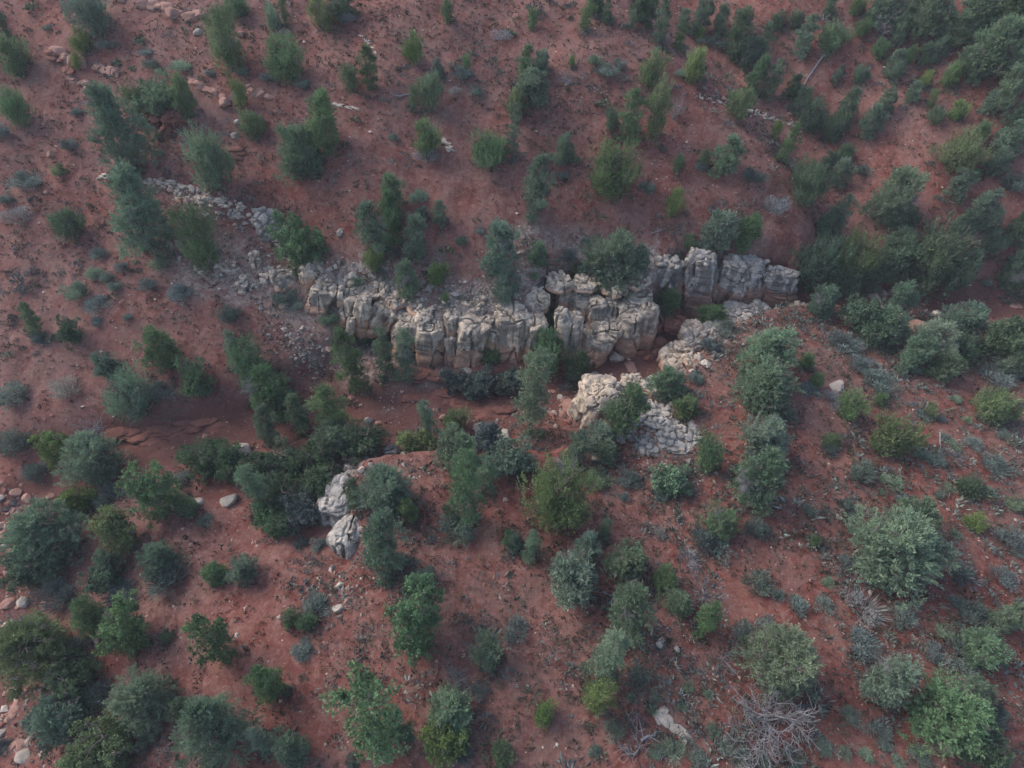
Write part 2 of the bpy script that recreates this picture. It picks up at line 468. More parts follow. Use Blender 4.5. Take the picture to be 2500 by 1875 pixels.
def leaf_material():
    t = NT('foliage')
    oi = t.new('ShaderNodeObjectInfo')
    tint = t.attr('tint')
    hsv = t.new('ShaderNodeHueSaturation')
    t.link(oi.outputs['Color'], hsv.inputs['Color'])
    t.link(t.math('ADD', t.math('MULTIPLY', oi.outputs['Random'], .024), .488), hsv.inputs['Hue'])
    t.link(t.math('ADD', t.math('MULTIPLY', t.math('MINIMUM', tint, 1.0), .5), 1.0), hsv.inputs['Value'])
    c = t.mix(t.math('MULTIPLY', tint, .17, True), hsv.outputs[0], (.17, .18, .06))
    c = t.mix(t.math('GREATER_THAN', tint, 1.6), c, (.21, .185, .165))
    d = t.new('ShaderNodeBsdfDiffuse'); tr = t.new('ShaderNodeBsdfTranslucent'); mx = t.new('ShaderNodeMixShader')
    mx.inputs[0].default_value = .3
    t.link(c, d.inputs[0]); t.link(c, tr.inputs[0]); t.link(d.outputs[0], mx.inputs[1]); t.link(tr.outputs[0], mx.inputs[2])
    t.link(mx.outputs[0], t.out.inputs[0]); t.n.remove(t.bsdf)
    return t.m


def col_material(name):
    t = NT(name)
    return t.finish(t.attr('col', 'Color'), .95, spec=.05)


def bark_material(name, a, b):
    t = NT(name)
    return t.finish(t.mix(t.noise(6, 5, .7, (1, 1, .3)), a, b), .95, t.noise(20, 3, .6, (1, 1, .2)), .5, .03)


M_SOIL = soil_material()
M_LIME = rock_material('limestone', (.55, .45, .345), (.34, .275, .215), (.11, .103, .097), (.43, .26, .18))
M_WALL = rock_material('grey_limestone', (.42, .38, .335), (.22, .205, .19), (.08, .077, .077), (.27, .14, .095), .8)
M_RED = rock_material('red_sandstone', (.22, .095, .072), (.155, .062, .048), (.095, .05, .042), (.18, .066, .048))
M_STONE = stone_material('pale_stone', (.50, .43, .36), (.33, .28, .235))
M_PINK = stone_material('pink_sandstone', (.40, .235, .185), (.29, .155, .12))
M_REDST = stone_material('red_stone', (.30, .13, .092), (.21, .085, .06))
M_LEAF = leaf_material()
M_COL = col_material('ground_cover')
M_BARK = bark_material('bark', (.10, .078, .064), (.19, .165, .145))
M_DEAD = bark_material('dead_wood', (.30, .29, .30), (.18, .172, .175))

# ------------------------------------------------------------------ terrain mesh
def stretch(a, n=22, far=900.0):
    s = np.geomspace(.6, far, n)
    return np.concatenate([(a[0] - s)[::-1], a, a[-1] + s])


xs, ys = stretch(gx), stretch(gy)
XX, YY = np.meshgrid(xs, ys)
ZZ, CH, MH, MF, RK = terrain(XX, YY)
ZZ[22:-22, 22:-22] = GZ
nx, ny = len(xs), len(ys)
idx = np.arange(nx * ny).reshape(ny, nx)
F = np.stack([idx[:-1, :-1], idx[:-1, 1:], idx[1:, 1:], idx[1:, :-1]], -1).reshape(-1, 4)
wash_a = CH * (1 - MH) * (1 - MF)
hill_a = MH
veg_a = np.clip(.45 + .5 * MF + .35 * fbm2(XX * .06, YY * .06, 3, 21), 0, 1)
me = mesh_np('ground', np.stack([XX, YY, ZZ], -1).reshape(-1, 3), F, M_SOIL, {'wash': wash_a, 'veg': veg_a, 'rocky': RK, 'hill': hill_a})
add('ground', me, kind='structure')

# ------------------------------------------------------------------ rocks
import bmesh


def ico(sub):
    bm = bmesh.new(); bmesh.ops.create_icosphere(bm, subdivisions=sub, radius=1)
    V = np.array([v.co[:] for v in bm.verts]); Fc = np.array([[v.index for v in f.verts] for f in bm.faces]); bm.free()
    return V, Fc


ICO1, ICO2, ICO3 = ico(1), ico(2), ico(3)


def boulder_mesh(name, seed, mat, flat=1.0, cuts=9, base=None, nz=.07, rounded=False):
    r = np.random.default_rng(seed)
    V, Fc = base or ICO3
    V = V.copy()
    for _ in range(cuts):
        n = r.normal(size=3); n /= np.linalg.norm(n)
        d = r.uniform(.55, .85) if not rounded else r.uniform(.66, .88)
        o = V @ n - d
        V -= np.where(o > 0, o, 0)[:, None] * n
    V += V * (nz * fbm3(V, 1.8, 3, seed))[:, None]
    V *= np.array([1, r.uniform(.7, .95), flat * r.uniform(.8, 1.1)])
    V /= np.abs(V[:, :2]).max()
    n = len(V)
    me_ = mesh_np(name, V, Fc, mat, {'up': np.full(n, .8), 'face': np.full(n, .4)}, smooth_shade=False)
    return me_


BOULDERS = {}
for key, mat in (('pale', M_STONE), ('pink', M_PINK), ('red', M_REDST)):
    BOULDERS[key] = [boulder_mesh('boulder', 10 * k + len(key), mat, .62 if k % 2 else .85, 9 + k % 4) for k in range(5)]
    BOULDERS[key + 'round'] = [boulder_mesh('boulder', 500 + 10 * k, mat, .7, 12, rounded=True) for k in range(4)]
    BOULDERS[key + 'slab'] = [boulder_mesh('boulder', 700 + 10 * k, mat, .3, 8) for k in range(3)]
CAPS = [boulder_mesh('cap_stone', 900 + k, M_STONE, .7, 7, base=ICO1, rounded=(k % 2 == 0), nz=.12) for k in range(8)]
CAPS_RED = [boulder_mesh('slab', 950 + k, M_RED, .35, 8, base=ICO2) for k in range(4)]


def rock_mass(parent, name, fx, fy, fz, tx, ty, w, mat=None, seed=0, depth=1.15, knob=1.0, stain=1.75, strata=1.0, nth=50, nt=48, dome=.5, caps=None, label=None, taper=.0, square=2.3):
    """one standing mass of rock; foot and crest come from where the photo shows them, the mass itself is a closed solid"""
    r = np.random.default_rng(1000 + seed)
    c0, c1, R, Rd = rock_frame(fx, fy, fz, tx, ty, w, depth)
    fz = float(c0[2])
    H = max(c1[2] - fz, .5 * R)
    t = np.concatenate([np.linspace(-.25, dome, nt // 2, endpoint=False), dome + (1 - dome) * np.sin(np.linspace(0, math.pi / 2, nt - nt // 2))])
    th = np.linspace(0, 2 * math.pi, nth, endpoint=False)
    q = np.clip((t - dome) / (1 - dome), 0, 1)
    prof = (1 - q ** 2.3) ** (1 / 2.0)
    prof = prof * (1 - taper * np.clip(t, 0, 1)) * (1 + .06 * np.sin(t * 7 + seed))
    ct, st_ = np.cos(th), np.sin(th)
    rad = (np.abs(ct) ** square + np.abs(st_) ** square) ** (-1 / square)
    rad = rad * (1 + .10 * np.sin(2 * th + seed) + .06 * np.sin(3 * th + 2 * seed))
    T, TH = np.meshgrid(t, th, indexing='ij')
    PR = prof[:, None] * rad[None]
    tc = np.clip(T, 0, 1)
    X = c0[0] + (c1[0] - c0[0]) * tc + R * PR * ct[None]
    Y = c0[1] + (c1[1] - c0[1]) * tc + Rd * PR * st_[None]
    Z = fz + H * T
    P = np.stack([X, Y, Z], -1).reshape(-1, 3)
    N = np.stack([ct[None] * np.ones_like(T), st_[None] * np.ones_like(T), np.clip((T - dome) / (1 - dome), 0, 1) * 1.6], -1).reshape(-1, 3)
    N /= np.linalg.norm(N, axis=1)[:, None]
    tt = T.reshape(-1)
    ax = np.stack([c0[0] + (c1[0] - c0[0]) * tc, c0[1] + (c1[1] - c0[1]) * tc, Z], -1).reshape(-1, 3)
    for _ in range(9):           # flat joint faces
        a_ = r.uniform(0, 2 * math.pi); n_ = np.array([math.cos(a_), math.sin(a_), r.normal(0, .12)])
        o_ = (P - ax) @ (n_ * np.array([1 / R, 1 / Rd, 1 / R])) - r.uniform(.84, 1.0)
        P = P - np.where(o_ > 0, o_, 0)[:, None] * n_ * np.array([R, Rd, R])
    # bedding planes, big lumps, blocky knobs on the weathered crest
    zz = P[:, 2] * 2.3 + .5 * noise2(P[:, 0] * .6, P[:, 1] * .6, seed)
    bed = np.tanh(4 * noise2(zz, zz * 0 + seed * .37, 40 + seed)) * .5
    disp = .10 * R * fbm3(P, .8, 3, seed) + .11 * strata * bed * (1 - .6 * smooth(dome, dome + .3, tt)) + .016 * fbm3(P, 3.1, 3, seed + 9)
    for zb in fz + H * r.uniform(.05, 1.0, int(2 + H * 1.1 * min(strata, 1.6))):      # open bedding cracks
        zq = P[:, 2] - zb - .18 * noise2(P[:, 0] * .7, P[:, 1] * .7, seed + 3)
        disp -= .10 * np.exp(-(zq / .07) ** 2) * smooth(-.5, .2, noise2(P[:, 0] * .5 + zb, P[:, 1] * .5, seed + 8))
    rid = 1 - np.abs(noise3(P[:, 0] * .9, P[:, 1] * .9, P[:, 2] * .22, seed + 60))
    disp -= .42 * smooth(.91, .985, rid)
    K = max(12, int(R * R * 15))
    lo, hi = P.min(0), P.max(0)
    C = lo + r.random((K, 3)) * (hi - lo)
    C[:, 2] = fz + H * (.35 + .75 * r.random(K))
    yaw = r.uniform(0, 1.5); cy_, sy_ = math.cos(yaw), math.sin(yaw)
    E_ = P[:, None] - C[None]
    E_ = np.stack([E_[..., 0] * cy_ - E_[..., 1] * sy_, E_[..., 0] * sy_ + E_[..., 1] * cy_, E_[..., 2] * 1.25], -1)
    D = (np.abs(E_) ** 3.5).sum(2) ** (1 / 3.5)
    own = D.argmin(1); D.sort(axis=1)
    gap = D[:, 1] - D[:, 0]
    cellh = r.normal(0, 1, K)[own]
    km = smooth(dome - .06, dome + .22, tt) * knob
    disp += km * (.07 * np.clip(cellh, -1.6, 1.6) - .36 * smooth(.16, .03, gap) + .05 * smooth(.1, .4, gap))
    P = P + N * disp[:, None]
    me_ = None
    idx = np.arange(nt * nth).reshape(nt, nth)
    nxt = np.roll(idx, -1, 1)
    Fq = np.stack([idx[:-1], nxt[:-1], nxt[1:], idx[1:]], -1).reshape(-1, 4)
    base = np.array([c0[0], c0[1], fz])
    me_ = mesh_np(name, P - base, Fq, mat or M_LIME, {'up': np.clip(tt, 0, 1) * stain / 1.7, 'face': 1 - .75 * smooth(dome, dome + .3, tt)}, smooth_shade=False)
    ploc = np.array(parent.location) if parent else np.zeros(3)
    o = add(name, me_, parent, base - ploc)
    if label: o['label'] = label
    n = int(w / 7) if caps is None else caps
    pick = np.where((tt > dome + .12) & (tt < .99))[0]
    for k in range(n):
        p = P[r.choice(pick)] - base
        s = r.uniform(.13, .34)
        add('cap_stone', CAPS[r.integers(8)], o, p + [0, 0, .02], (r.normal() * .3, r.normal() * .3, r.uniform(0, 6.28)), (s, s * r.uniform(.7, 1.1), s * r.uniform(.7, 1.1)))
    return o, base


def root(name, px, py, label, cat, group=None, z=None):
    p = ground(px, py)[0] if z is None else at_z(px, py, z)
    return add(name, None, None, tuple(p), label=label, cat=cat, group=group, kind='thing')


cliff = root('limestone_cliff', 1080, 880, 'pale limestone cliff of rounded standing fins along the dry wash', 'cliff', z=.3)
RP = []
APRON = [(752, 690, 3.7, 770, 640, 70), (800, 698, 3.6, 815, 655, 66), (868, 716, 3.4, 880, 672, 70), (915, 728, 3.2, 930, 688, 66), (968, 752, 3.1, 985, 708, 76), (1030, 768, 3.1, 1042, 722, 84), (1095, 768, 3.2, 1105, 722, 80),
         (1165, 768, 3.2, 1180, 715, 92), (1240, 750, 3.4, 1252, 700, 84), (1305, 765, 3.2, 1315, 712, 70), (1365, 712, 4.0, 1370, 672, 60), (1430, 712, 4, 1440, 680, 70), (1500, 726, 4, 1510, 690, 70), (1560, 708, 4.2, 1570, 676, 60)]
for k, (fx, fy, fz, tx, ty, w) in enumerate(APRON):
    RP.append(rock_mass(cliff, 'rock_shelf', fx, fy, fz + .25, tx, ty - 8, w, seed=300 + k, dome=.25, knob=.9, stain=9, depth=1.0, nth=54, nt=44, caps=int(w / 6)))
for k, (fx, fy, fz, tx, ty, w, kw) in enumerate(FINS):
    RP.append(rock_mass(cliff, 'rock_fin', fx, fy, fz, tx, ty, w, seed=k, **{**dict(nth=60, nt=60, dome=.84, knob=.6, strata=.7, caps=int(w / 10)), **kw}))
ledge0 = root('sandstone_ledge', 1640, 806, 'low dark red layered ledge tucked beside the last pale fin of the cliff', 'ledge', z=.5)
rock_mass(ledge0, 'ledge_block', 1640, 810, .4, 1645, 766, 66, mat=M_RED, seed=61, strata=2.2, knob=.3, caps=0)
rock_mass(ledge0, 'ledge_block', 1600, 812, .4, 1610, 795, 30, mat=M_RED, seed=62, strata=2.0, knob=.2, caps=0)
wall = root('limestone_wall', 1780, 748, 'dark grey rock wall of four broad blocks above the narrow end of the wash', 'cliff', z=.8)
for k, (fx, fy, fz, tx, ty, w, kw) in enumerate(WALLS):
    RP.append(rock_mass(wall, 'rock_block', fx, fy, fz, tx, ty, w, mat=M_WALL, seed=80 + k, dome=.74, depth=.6, knob=.7, square=3.4, strata=1.4, nth=72, nt=64, **kw))
mound = root('rock_mound', 1500, 1060, 'knobbly pale rock mound rising from the wash bed with a smooth grey side', 'rock mound', z=1)
for k, (fx, fy, fz, tx, ty, w, kw) in enumerate([(1450, 1066, .2, 1470, 925, 118, dict(stain=9)), (1545, 985, 1.2, 1548, 918, 84, dict(stain=3)), (1600, 1060, 3.2, 1600, 985, 92, dict(stain=3)),
                                               (1645, 1112, 3.4, 1645, 1045, 104, dict(stain=3)), (1570, 1050, 3.0, 1560, 985, 84, dict(stain=3)), (1602, 965, 2.6, 1604, 925, 56, dict(stain=3)), (1590, 1120, 3.2, 1595, 1080, 70, dict(stain=3)),
                                               (1530, 1090, 2.8, 1530, 1055, 60, dict(stain=3)), (1690, 1090, 3.6, 1690, 1050, 60, dict(stain=3))]):
    RP.append(rock_mass(mound, 'rock_dome', fx, fy, fz, tx, ty, w, mat=M_WALL if k > 1 else M_LIME, seed=120 + k, nth=60, nt=54, knob=.6, caps=int(w / 12), dome=.35 if k else .66, **kw))
rim = root('rim_outcrop', 1690, 870, 'broken grey rim of knobbly rock on the bank facing the dark wall', 'rock outcrop', z=1)
for k, (fx, fy, fz, tx, ty, w) in enumerate([(1650, 908, .5, 1672, 838, 84), (1690, 865, .5, 1706, 806, 62), (1745, 905, 3.0, 1745, 862, 64), (1700, 905, 3.0, 1700, 872, 50), (1795, 798, 1.0, 1800, 756, 78), (1852, 780, 1.2, 1858, 745, 56),
                                             (1685, 832, .5, 1697, 784, 52), (1735, 830, 1.5, 1745, 790, 60), (1905, 788, 2.2, 1908, 768, 44), (1955, 772, 1.5, 1958, 752, 46), (1770, 850, 2.8, 1775, 825, 50), (1830, 805, 2.6, 1835, 785, 46)]):
    RP.append(rock_mass(rim, 'rock_block', fx, fy, fz, tx, ty, w, mat=M_WALL if k % 3 else M_LIME, seed=150 + k, knob=.7, caps=int(w / 12), dome=.5, stain=3))
spur = root('rock_spur', 830, 1280, 'smooth pale rock face of the spur under the tall grey-green conifers', 'rock outcrop', z=1)
for k, (fx, fy, fz, tx, ty, w, kn) in enumerate([(810, 1306, .6, 832, 1176, 104, .6), (834, 1385, .9, 852, 1268, 96, .8), (868, 1175, 1.2, 872, 1135, 60, 1.2), (850, 1400, 1.4, 862, 1350, 54, 1), (872, 1192, 1.6, 880, 1155, 44, 1.3), (818, 1212, .8, 822, 1186, 30, .5), (862, 1415, 2, 868, 1390, 34, 1)]):
    RP.append(rock_mass(spur, 'rock_face', fx, fy, fz, tx, ty, w, mat=M_WALL, seed=180 + k, knob=kn * .5, dome=.62, stain=2.6, caps=3, strata=.6))
bank = root('bank_outcrop', 960, 1140, 'row of small knobbly grey rocks along the shady bank of the wash', 'rock outcrop', z=1.5)
for k, (fx, fy, fz, tx, ty, w) in enumerate([(985, 1160, 1.4, 985, 1110, 50), (950, 1115, .8, 952, 1088, 36), (862, 1165, 1.4, 864, 1140, 38), (1045, 1152, 1.6, 1045, 1118, 30), (1072, 1145, 1.4, 1075, 1112, 28), (1000, 1165, 2, 1005, 1146, 46)]):
    RP.append(rock_mass(bank, 'rock_block', fx, fy, fz, tx, ty, w, mat=M_WALL if k % 2 else M_LIME, seed=200 + k, knob=1.3, dome=.3, stain=3))
west = root('west_outcrop', 600, 640, 'scattered weathered limestone blocks on the bushy slope where the cliff fades out', 'rock outcrop', z=4)
for k, (fx, fy, fz, tx, ty, w) in enumerate([(655, 606, 4.2, 648, 520, 60), (556, 543, 5.6, 556, 502, 48), (524, 692, 3.4, 524, 655, 80), (422, 630, 4.7, 422, 598, 40), (597, 722, 2.9, 597, 686, 42), (621, 660, 4.2, 621, 626, 24),
                                             (452, 500, 6.4, 452, 468, 44), (528, 515, 6.0, 530, 485, 40), (612, 552, 5.2, 612, 518, 44), (684, 612, 4.6, 684, 572, 46), (470, 655, 4.2, 470, 622, 54), (562, 672, 4.0, 562, 640, 44), (645, 702, 3.3, 645, 672, 40), (462, 612, 4.8, 462, 590, 40), (735, 668, 4.2, 735, 632, 44), (494, 520, 6.2, 494, 490, 26), (583, 545, 5.6, 585, 512, 26), (715, 640, 5, 712, 560, 60), (404, 602, 5, 404, 586, 26)]):
    o, b = rock_mass(west, 'rock_block', fx, fy, CAMZ + ground(fx, fy)[1] * drop(fx, fy) - .15, tx, ty - 14, w * 1.3, mat=M_WALL if k in (0, 1, 7) else M_LIME, seed=220 + k, knob=.9, dome=.5, stain=2.2)
    RP.append((o, b))

# layered ledges: each slab or block its own piece
def ledge(name, label, pts, mat_key, n, size, group=None, sink=.4, jit=6, cat='ledge', flat=.55):
    r = np.random.default_rng(len(label) * 7 + n)
    P = np.array(pts, float)
    L = np.concatenate([[0], np.cumsum(np.linalg.norm(np.diff(P, axis=0), axis=1))])
    g0 = ground(*P[0])[0]
    ro = add(name, None, None, tuple(g0), label=label, cat=cat, group=group)
    src = CAPS_RED if mat_key == 'slab' else (CAPS if mat_key == 'cap' else BOULDERS[mat_key])
    for k in range(n):
        s = r.random() * L[-1]
        i = min(np.searchsorted(L, s, 'right') - 1, len(P) - 2)
        q = P[i] + (P[i + 1] - P[i]) * (s - L[i]) / (L[i + 1] - L[i])
        g = ground(q[0] + r.normal() * jit, q[1] + r.normal() * jit * .7)[0]
        sz = size * r.uniform(.5, 1.25)
        d = P[i + 1] - P[i]
        add('slab' if mat_key == 'slab' else 'block', src[r.integers(len(src))], ro, g - g0 - [0, 0, sz * flat * sink * .3], (r.normal() * .12, r.normal() * .12, math.atan2(-d[1], d[0]) + r.normal() * .35),
            (sz * 1.25, sz * .85, sz * (flat if mat_key != 'slab' else .8)))
    return ro


ledge('stone_ledge', 'thin ledge of white stones crossing the slope beneath the tall conifers', [(240, 432), (346, 434), (430, 450), (485, 464), (530, 490), (560, 505)], 'cap', 70, .38, jit=5)
ledge('stone_ledge', 'pinkish row of rounded sandstone blocks below two bright green bushes', [(125, 118), (160, 140), (215, 160), (290, 180)], 'pinkround', 14, .85, jit=4, flat=.9)
ledge('stone_ledge', 'broken step of flat pinkish slabs beneath the rounded sandstone blocks', [(165, 190), (225, 208), (245, 232)], 'pink', 12, .6, jit=4, flat=.8)
ledge('stone_ledge', 'outcrop of pale rounded boulders crowning the top of the slope', [(285, 4), (345, 14), (400, 18), (460, 36), (500, 38)], 'pinkround', 18, .8, jit=5, flat=.9)
ledge('stone_ledge', 'pinkish block step beside the small bright green juniper', [(450, 190), (500, 212), (550, 236), (610, 222), (660, 236)], 'pink', 18, .6, jit=5, flat=.9)
ledge('stone_ledge', 'small broken ledge of cream stones on the bare red hillside', [(1078, 338), (1095, 355), (1108, 370)], 'cap', 22, .30, jit=4)
ledge('stone_ledge', 'line of cream stones beside the pale prickly pear', [(815, 250), (845, 260), (880, 268)], 'cap', 14, .30, jit=3)
ledge('stone_ledge', 'band of pale rubble crossing the ridge crest near the olive juniper', [(1700, 228), (1750, 245), (1830, 270), (1885, 292), (1960, 318)], 'cap', 60, .28, jit=7)
ledge('stone_ledge', 'pale stones along the low sunken ledge below the lone juniper ridge', [(880, 85), (900, 105), (915, 120)], 'cap', 16, .26, jit=4)
ledge('stone_ledge', 'cluster of weathered tan blocks in the sage near the forked dead wood', [(1610, 1740), (1640, 1772), (1680, 1800)], 'pale', 12, .45, jit=6)
ledge('sandstone_ledge', 'layered red sandstone bank stepping down into the dry wash', [(265, 1055), (330, 1062), (400, 1055), (470, 1040), (520, 1030)], 'slab', 44, 1.0, jit=9)
ledge('sandstone_ledge', 'cracked red bedrock pavement on the wash floor under the cliff', [(1000, 985), (1070, 975), (1150, 985), (1240, 1000), (1180, 1015)], 'slab', 40, 1.1, jit=10)
ledge('sandstone_ledge', 'red rock step at the bottom of the tallest cliff fins', [(960, 905), (1010, 912), (1080, 915), (1140, 905)], 'slab', 26, .9, jit=6)
ledge('sandstone_ledge', 'low red rock step along the slope between the grey-green junipers', [(545, 360), (575, 370), (605, 372)], 'slab', 12, .8, jit=5)
ledge('sandstone_ledge', 'red ledge on the steep slope under the leaning blue-green shrub', [(95, 95), (130, 125), (165, 165), (185, 180)], 'slab', 14, .8, jit=5)
redl = root('sandstone_outcrop', 390, 325, 'bare red sandstone outcrop under the dark blue-green thicket', 'rock outcrop')
for k, (fx, fy, tx, ty, w) in enumerate([(380, 340, 380, 272, 56), (418, 340, 424, 268, 60), (446, 330, 448, 276, 44), (402, 352, 404, 308, 34)]):
    rock_mass(redl, 'rock_block', fx, fy, CAMZ + ground(fx, fy)[1] * drop(fx, fy) - .2, tx, ty, w, mat=M_RED, seed=260 + k, knob=.3, caps=0, strata=2.0, dome=.5, stain=1.2)

# loose boulders, each its own thing: px centre, px size, kind, label
BLD = [(59, 1460, 36, 'paleround', 'white cracked boulder at the bend of the wash'), (23, 1465, 36, 'pink', 'tan slab leaning beside the white cracked boulder'), (28, 1518, 36, 'pale', 'split grey boulder below the white cracked boulder'),
       (61, 1833, 44, 'pale', 'big flat-topped pale boulder among wash stones'), (108, 1673, 26, 'paleround', 'smooth grey boulder under the olive-grey conifer'), (21, 1685, 28, 'pinkround', 'rounded pink boulder in the wash stones'),
       (39, 1712, 36, 'pinkslab', 'low pink slab beside the rounded pink boulder'), (54, 1801, 42, 'pinkslab', 'long tan slab behind the big flat-topped boulder'), (95, 1240, 36, 'pink', 'square pinkish block at the edge of the wash bed'),
       (125, 1206, 21, 'pink', 'small pink boulder near the square block'), (6, 1303, 34, 'pink', 'pink block half hidden beside the broad grey conifer'), (585, 1088, 58, 'paleround', 'grey dome-shaped boulder under the wash-side trees'),
       (560, 1210, 50, 'pale', 'big pale angular boulder on red sand in the hollow'), (440, 1220, 44, 'pale', 'grey boulder leaning behind the bright lobed oak'), (482, 1218, 34, 'pale', 'cracked white stones beside the leaning grey boulder'),
       (502, 1062, 20, 'pink', 'small pink block at the end of the layered red bank'), (900, 1020, 28, 'pale', 'white boulder lying on the wash gravel'), (885, 1033, 36, 'pinkslab', 'flat pink slab beside the white boulder in the wash'),
       (924, 1028, 18, 'pink', 'orange-pink stone next to the white boulder in the wash'), (1080, 1013, 20, 'pink', 'pale pink block on the cracked bedrock'), (1172, 1036, 42, 'paleround', 'knobbly grey boulder at the shady side of the wash'),
       (1231, 1054, 48, 'paleslab', 'white slab under the pale feathery conifer'), (1366, 965, 22, 'pale', 'cream boulder in the rubble beside the rock mound'), (1388, 981, 46, 'pink', 'pink slab in the rubble beside the rock mound'),
       (1376, 1006, 26, 'pink', 'cracked pink boulder below the pink slab'), (1457, 1112, 26, 'paleround', 'dark grey stone lying under the mound trees'), (1710, 765, 16, 'paleslab', 'upright white slab in the narrow red cleft'),
       (1502, 862, 44, 'pale', 'blocky boulder leaning on the banded cone-shaped fin'), (1540, 884, 42, 'pinkslab', 'flat pink slab on red mud below the fins'), (1451, 908, 24, 'pale', 'grey stone at the cliff foot beside the wash'),
       (1611, 826, 42, 'red', 'big red boulder choking the narrow wash'), (1648, 842, 40, 'pinkround', 'smooth brown boulder choking the narrow wash'), (1585, 868, 30, 'red', 'red slab stepping down the narrow wash'),
       (1560, 856, 24, 'red', 'small red block under the end of the fins'), (1700, 742, 40, 'pink', 'tan slab fallen at the base of the dark wall'), (2238, 787, 50, 'pinkround', 'orange slab in the trees by the upper wash'),
       (2252, 772, 30, 'redround', 'rusty red boulder behind the orange slab'), (2045, 928, 46, 'paleslab', 'lone flat grey slab on the sage flat'), (2129, 716, 40, 'pale', 'white outcrop rock beside the red cutbank'), (2158, 712, 24, 'pale', 'small white rock next to the white outcrop rock'),
       (2286, 762, 36, 'paleround', 'grey boulder beside the rusty red boulder'), (2365, 745, 26, 'paleround', 'rounded grey boulder at the edge of the open red flat'), (2480, 738, 34, 'pinkslab', 'pale slab on the open red flat'),
       (485, 74, 26, 'paleround', 'smooth grey boulder beside the tall spiky juniper'), (590, 80, 22, 'pinkround', 'rounded pink boulder uphill of the red gully head'), (24, 85, 26, 'pinkround', 'rounded tan boulder at the foot of the dark juniper'),
       (551, 244, 36, 'pinkround', 'pale pink boulder beside the small bright juniper'), (579, 294, 18, 'paleround', 'small grey boulder by the sparse juniper'), (572, 326, 21, 'paleround', 'round grey boulder below the sparse juniper'),
       (127, 372, 22, 'pinkround', 'lone rounded pink boulder on the open slope'), (731, 98, 20, 'redround', 'red boulder at the head of a small gully'), (212, 200, 16, 'pale', 'cream stone on top of the flat pinkish slabs'),
       (691, 745, 26, 'pink', 'upright pink slab on the talus below the cliff'), (738, 797, 16, 'pale', 'small white boulder on the dark talus'), (825, 1478, 32, 'pale', 'pale triangular slab on red gravel below the spur'),
       (879, 1114, 30, 'paleround', 'layered grey boulder at the tip of the spur'), (851, 1133, 28, 'paleround', 'oblong grey boulder at the tip of the spur'), (882, 1142, 24, 'pale', 'small dark boulder between the spur boulders'),
       (906, 1130, 15, 'pale', 'narrow upright stone near the spur boulders'), (1614, 1560, 34, 'pale', 'cracked cream boulder among conifers on the flat'), (1587, 1527, 20, 'pinkround', 'dull brown boulder beside the tall green conifer'),
       (1655, 1580, 22, 'pale', 'broken tan stone near the cracked cream boulder'), (682, 1503, 14, 'pale', 'pale stone at the edge of the two small junipers'), (920, 1838, 26, 'pale', 'white stone peeking from under the big leafy oak'), (938, 1850, 22, 'pale', 'cracked white stone under the big leafy oak'),
       (1268, 612, 16, 'paleslab', 'small white slab by the rim conifer'), (830, 562, 24, 'pale', 'pointed white stone above the cliff end'), (114, 467, 14, 'pinkround', 'small pink stone alone on the red slope'), (1138, 900, 34, 'pale', 'dark boulder in the thicket under the cliff'),
       (2380, 130, 0, None, None), (2390, 55, 24, 'pale', 'white boulder among trees on the far slope'), (2370, 187, 18, 'pale', 'pale stone on the bare grey patch beyond the gully'), (1008, 975, 14, 'pale', 'pale stone at the edge of the wash gravel')]
LANDMARKS = []
rb = random.Random(3)
for px, py, w, key, lab in BLD:
    if not key: continue
    g, t = ground(px, py + w * .3)
    s = w / 2 * t / FPX
    add('boulder', rb.choice(BOULDERS[key]), None, (g[0], g[1], g[2] + s * (.06 if 'slab' in key else .14)), (rb.gauss(0, .12), rb.gauss(0, .12), rb.uniform(0, 6.28)), (s, s, s), lab, 'boulder')
# many similar stones in the bend of the wash and in the mouth of the narrows
for k in range(135):
    if k < 102: px, py = abs(rb.gauss(0, 60)) - 10, rb.uniform(1180, 1875); lab, grp = 'loose pinkish stone in the boulder-strewn bend of the dry wash', 'stones in the wash bend'
    elif k < 120: px, py = rb.gauss(1380, 28), rb.gauss(1000, 26); lab, grp = 'loose reddish stone in the rubble at the foot of the rock mound', 'rubble at the rock mound'
    else: px, py = rb.gauss(1600, 26), rb.gauss(850, 14); lab, grp = 'red stone lodged in the narrow wash between the rock walls', 'stones in the narrows'
    g, t = ground(px, py)
    s = rb.choice([5, 6, 8, 10, 12, 15] if k < 102 else [5, 6, 7, 8, 10, 13]) * t / FPX
    add('boulder', rb.choice(BOULDERS[rb.choice(['pink', 'pink', 'pinkslab', 'pinkslab', 'pale', 'paleslab', 'red'] if k < 120 else ['red', 'redround'])]), None, (g[0], g[1], g[2] + s * .08), (rb.gauss(0, .2), rb.gauss(0, .2), rb.uniform(0, 6.28)), (s, s, s), lab, 'boulder', grp)

# ------------------------------------------------------------------ plants: shared crown, trunk and shrub meshes
def unit(v):
    return v / (np.linalg.norm(v, axis=1, keepdims=True) + 1e-9)


def blades(P, D, L, W, tint, r):
    D = unit(D)
    s = unit(np.cross(D, r.normal(size=D.shape)))
    L = L[:, None]; W = W[:, None]
    V = np.stack([P, P + D * L * .5 + s * W * .5, P + D * L, P + D * L * .5 - s * W * .5], 1).reshape(-1, 3)
    Fq = np.arange(len(P) * 4).reshape(-1, 4)
    return V, Fq, np.repeat(tint, 4)


def join(parts):
    V, Fs, T, o = [], [], [], 0
    for v, f, t in parts:
        V.append(v); Fs.append(f + o); T.append(t); o += len(v)
    return np.concatenate(V), np.concatenate(Fs), np.concatenate(T)


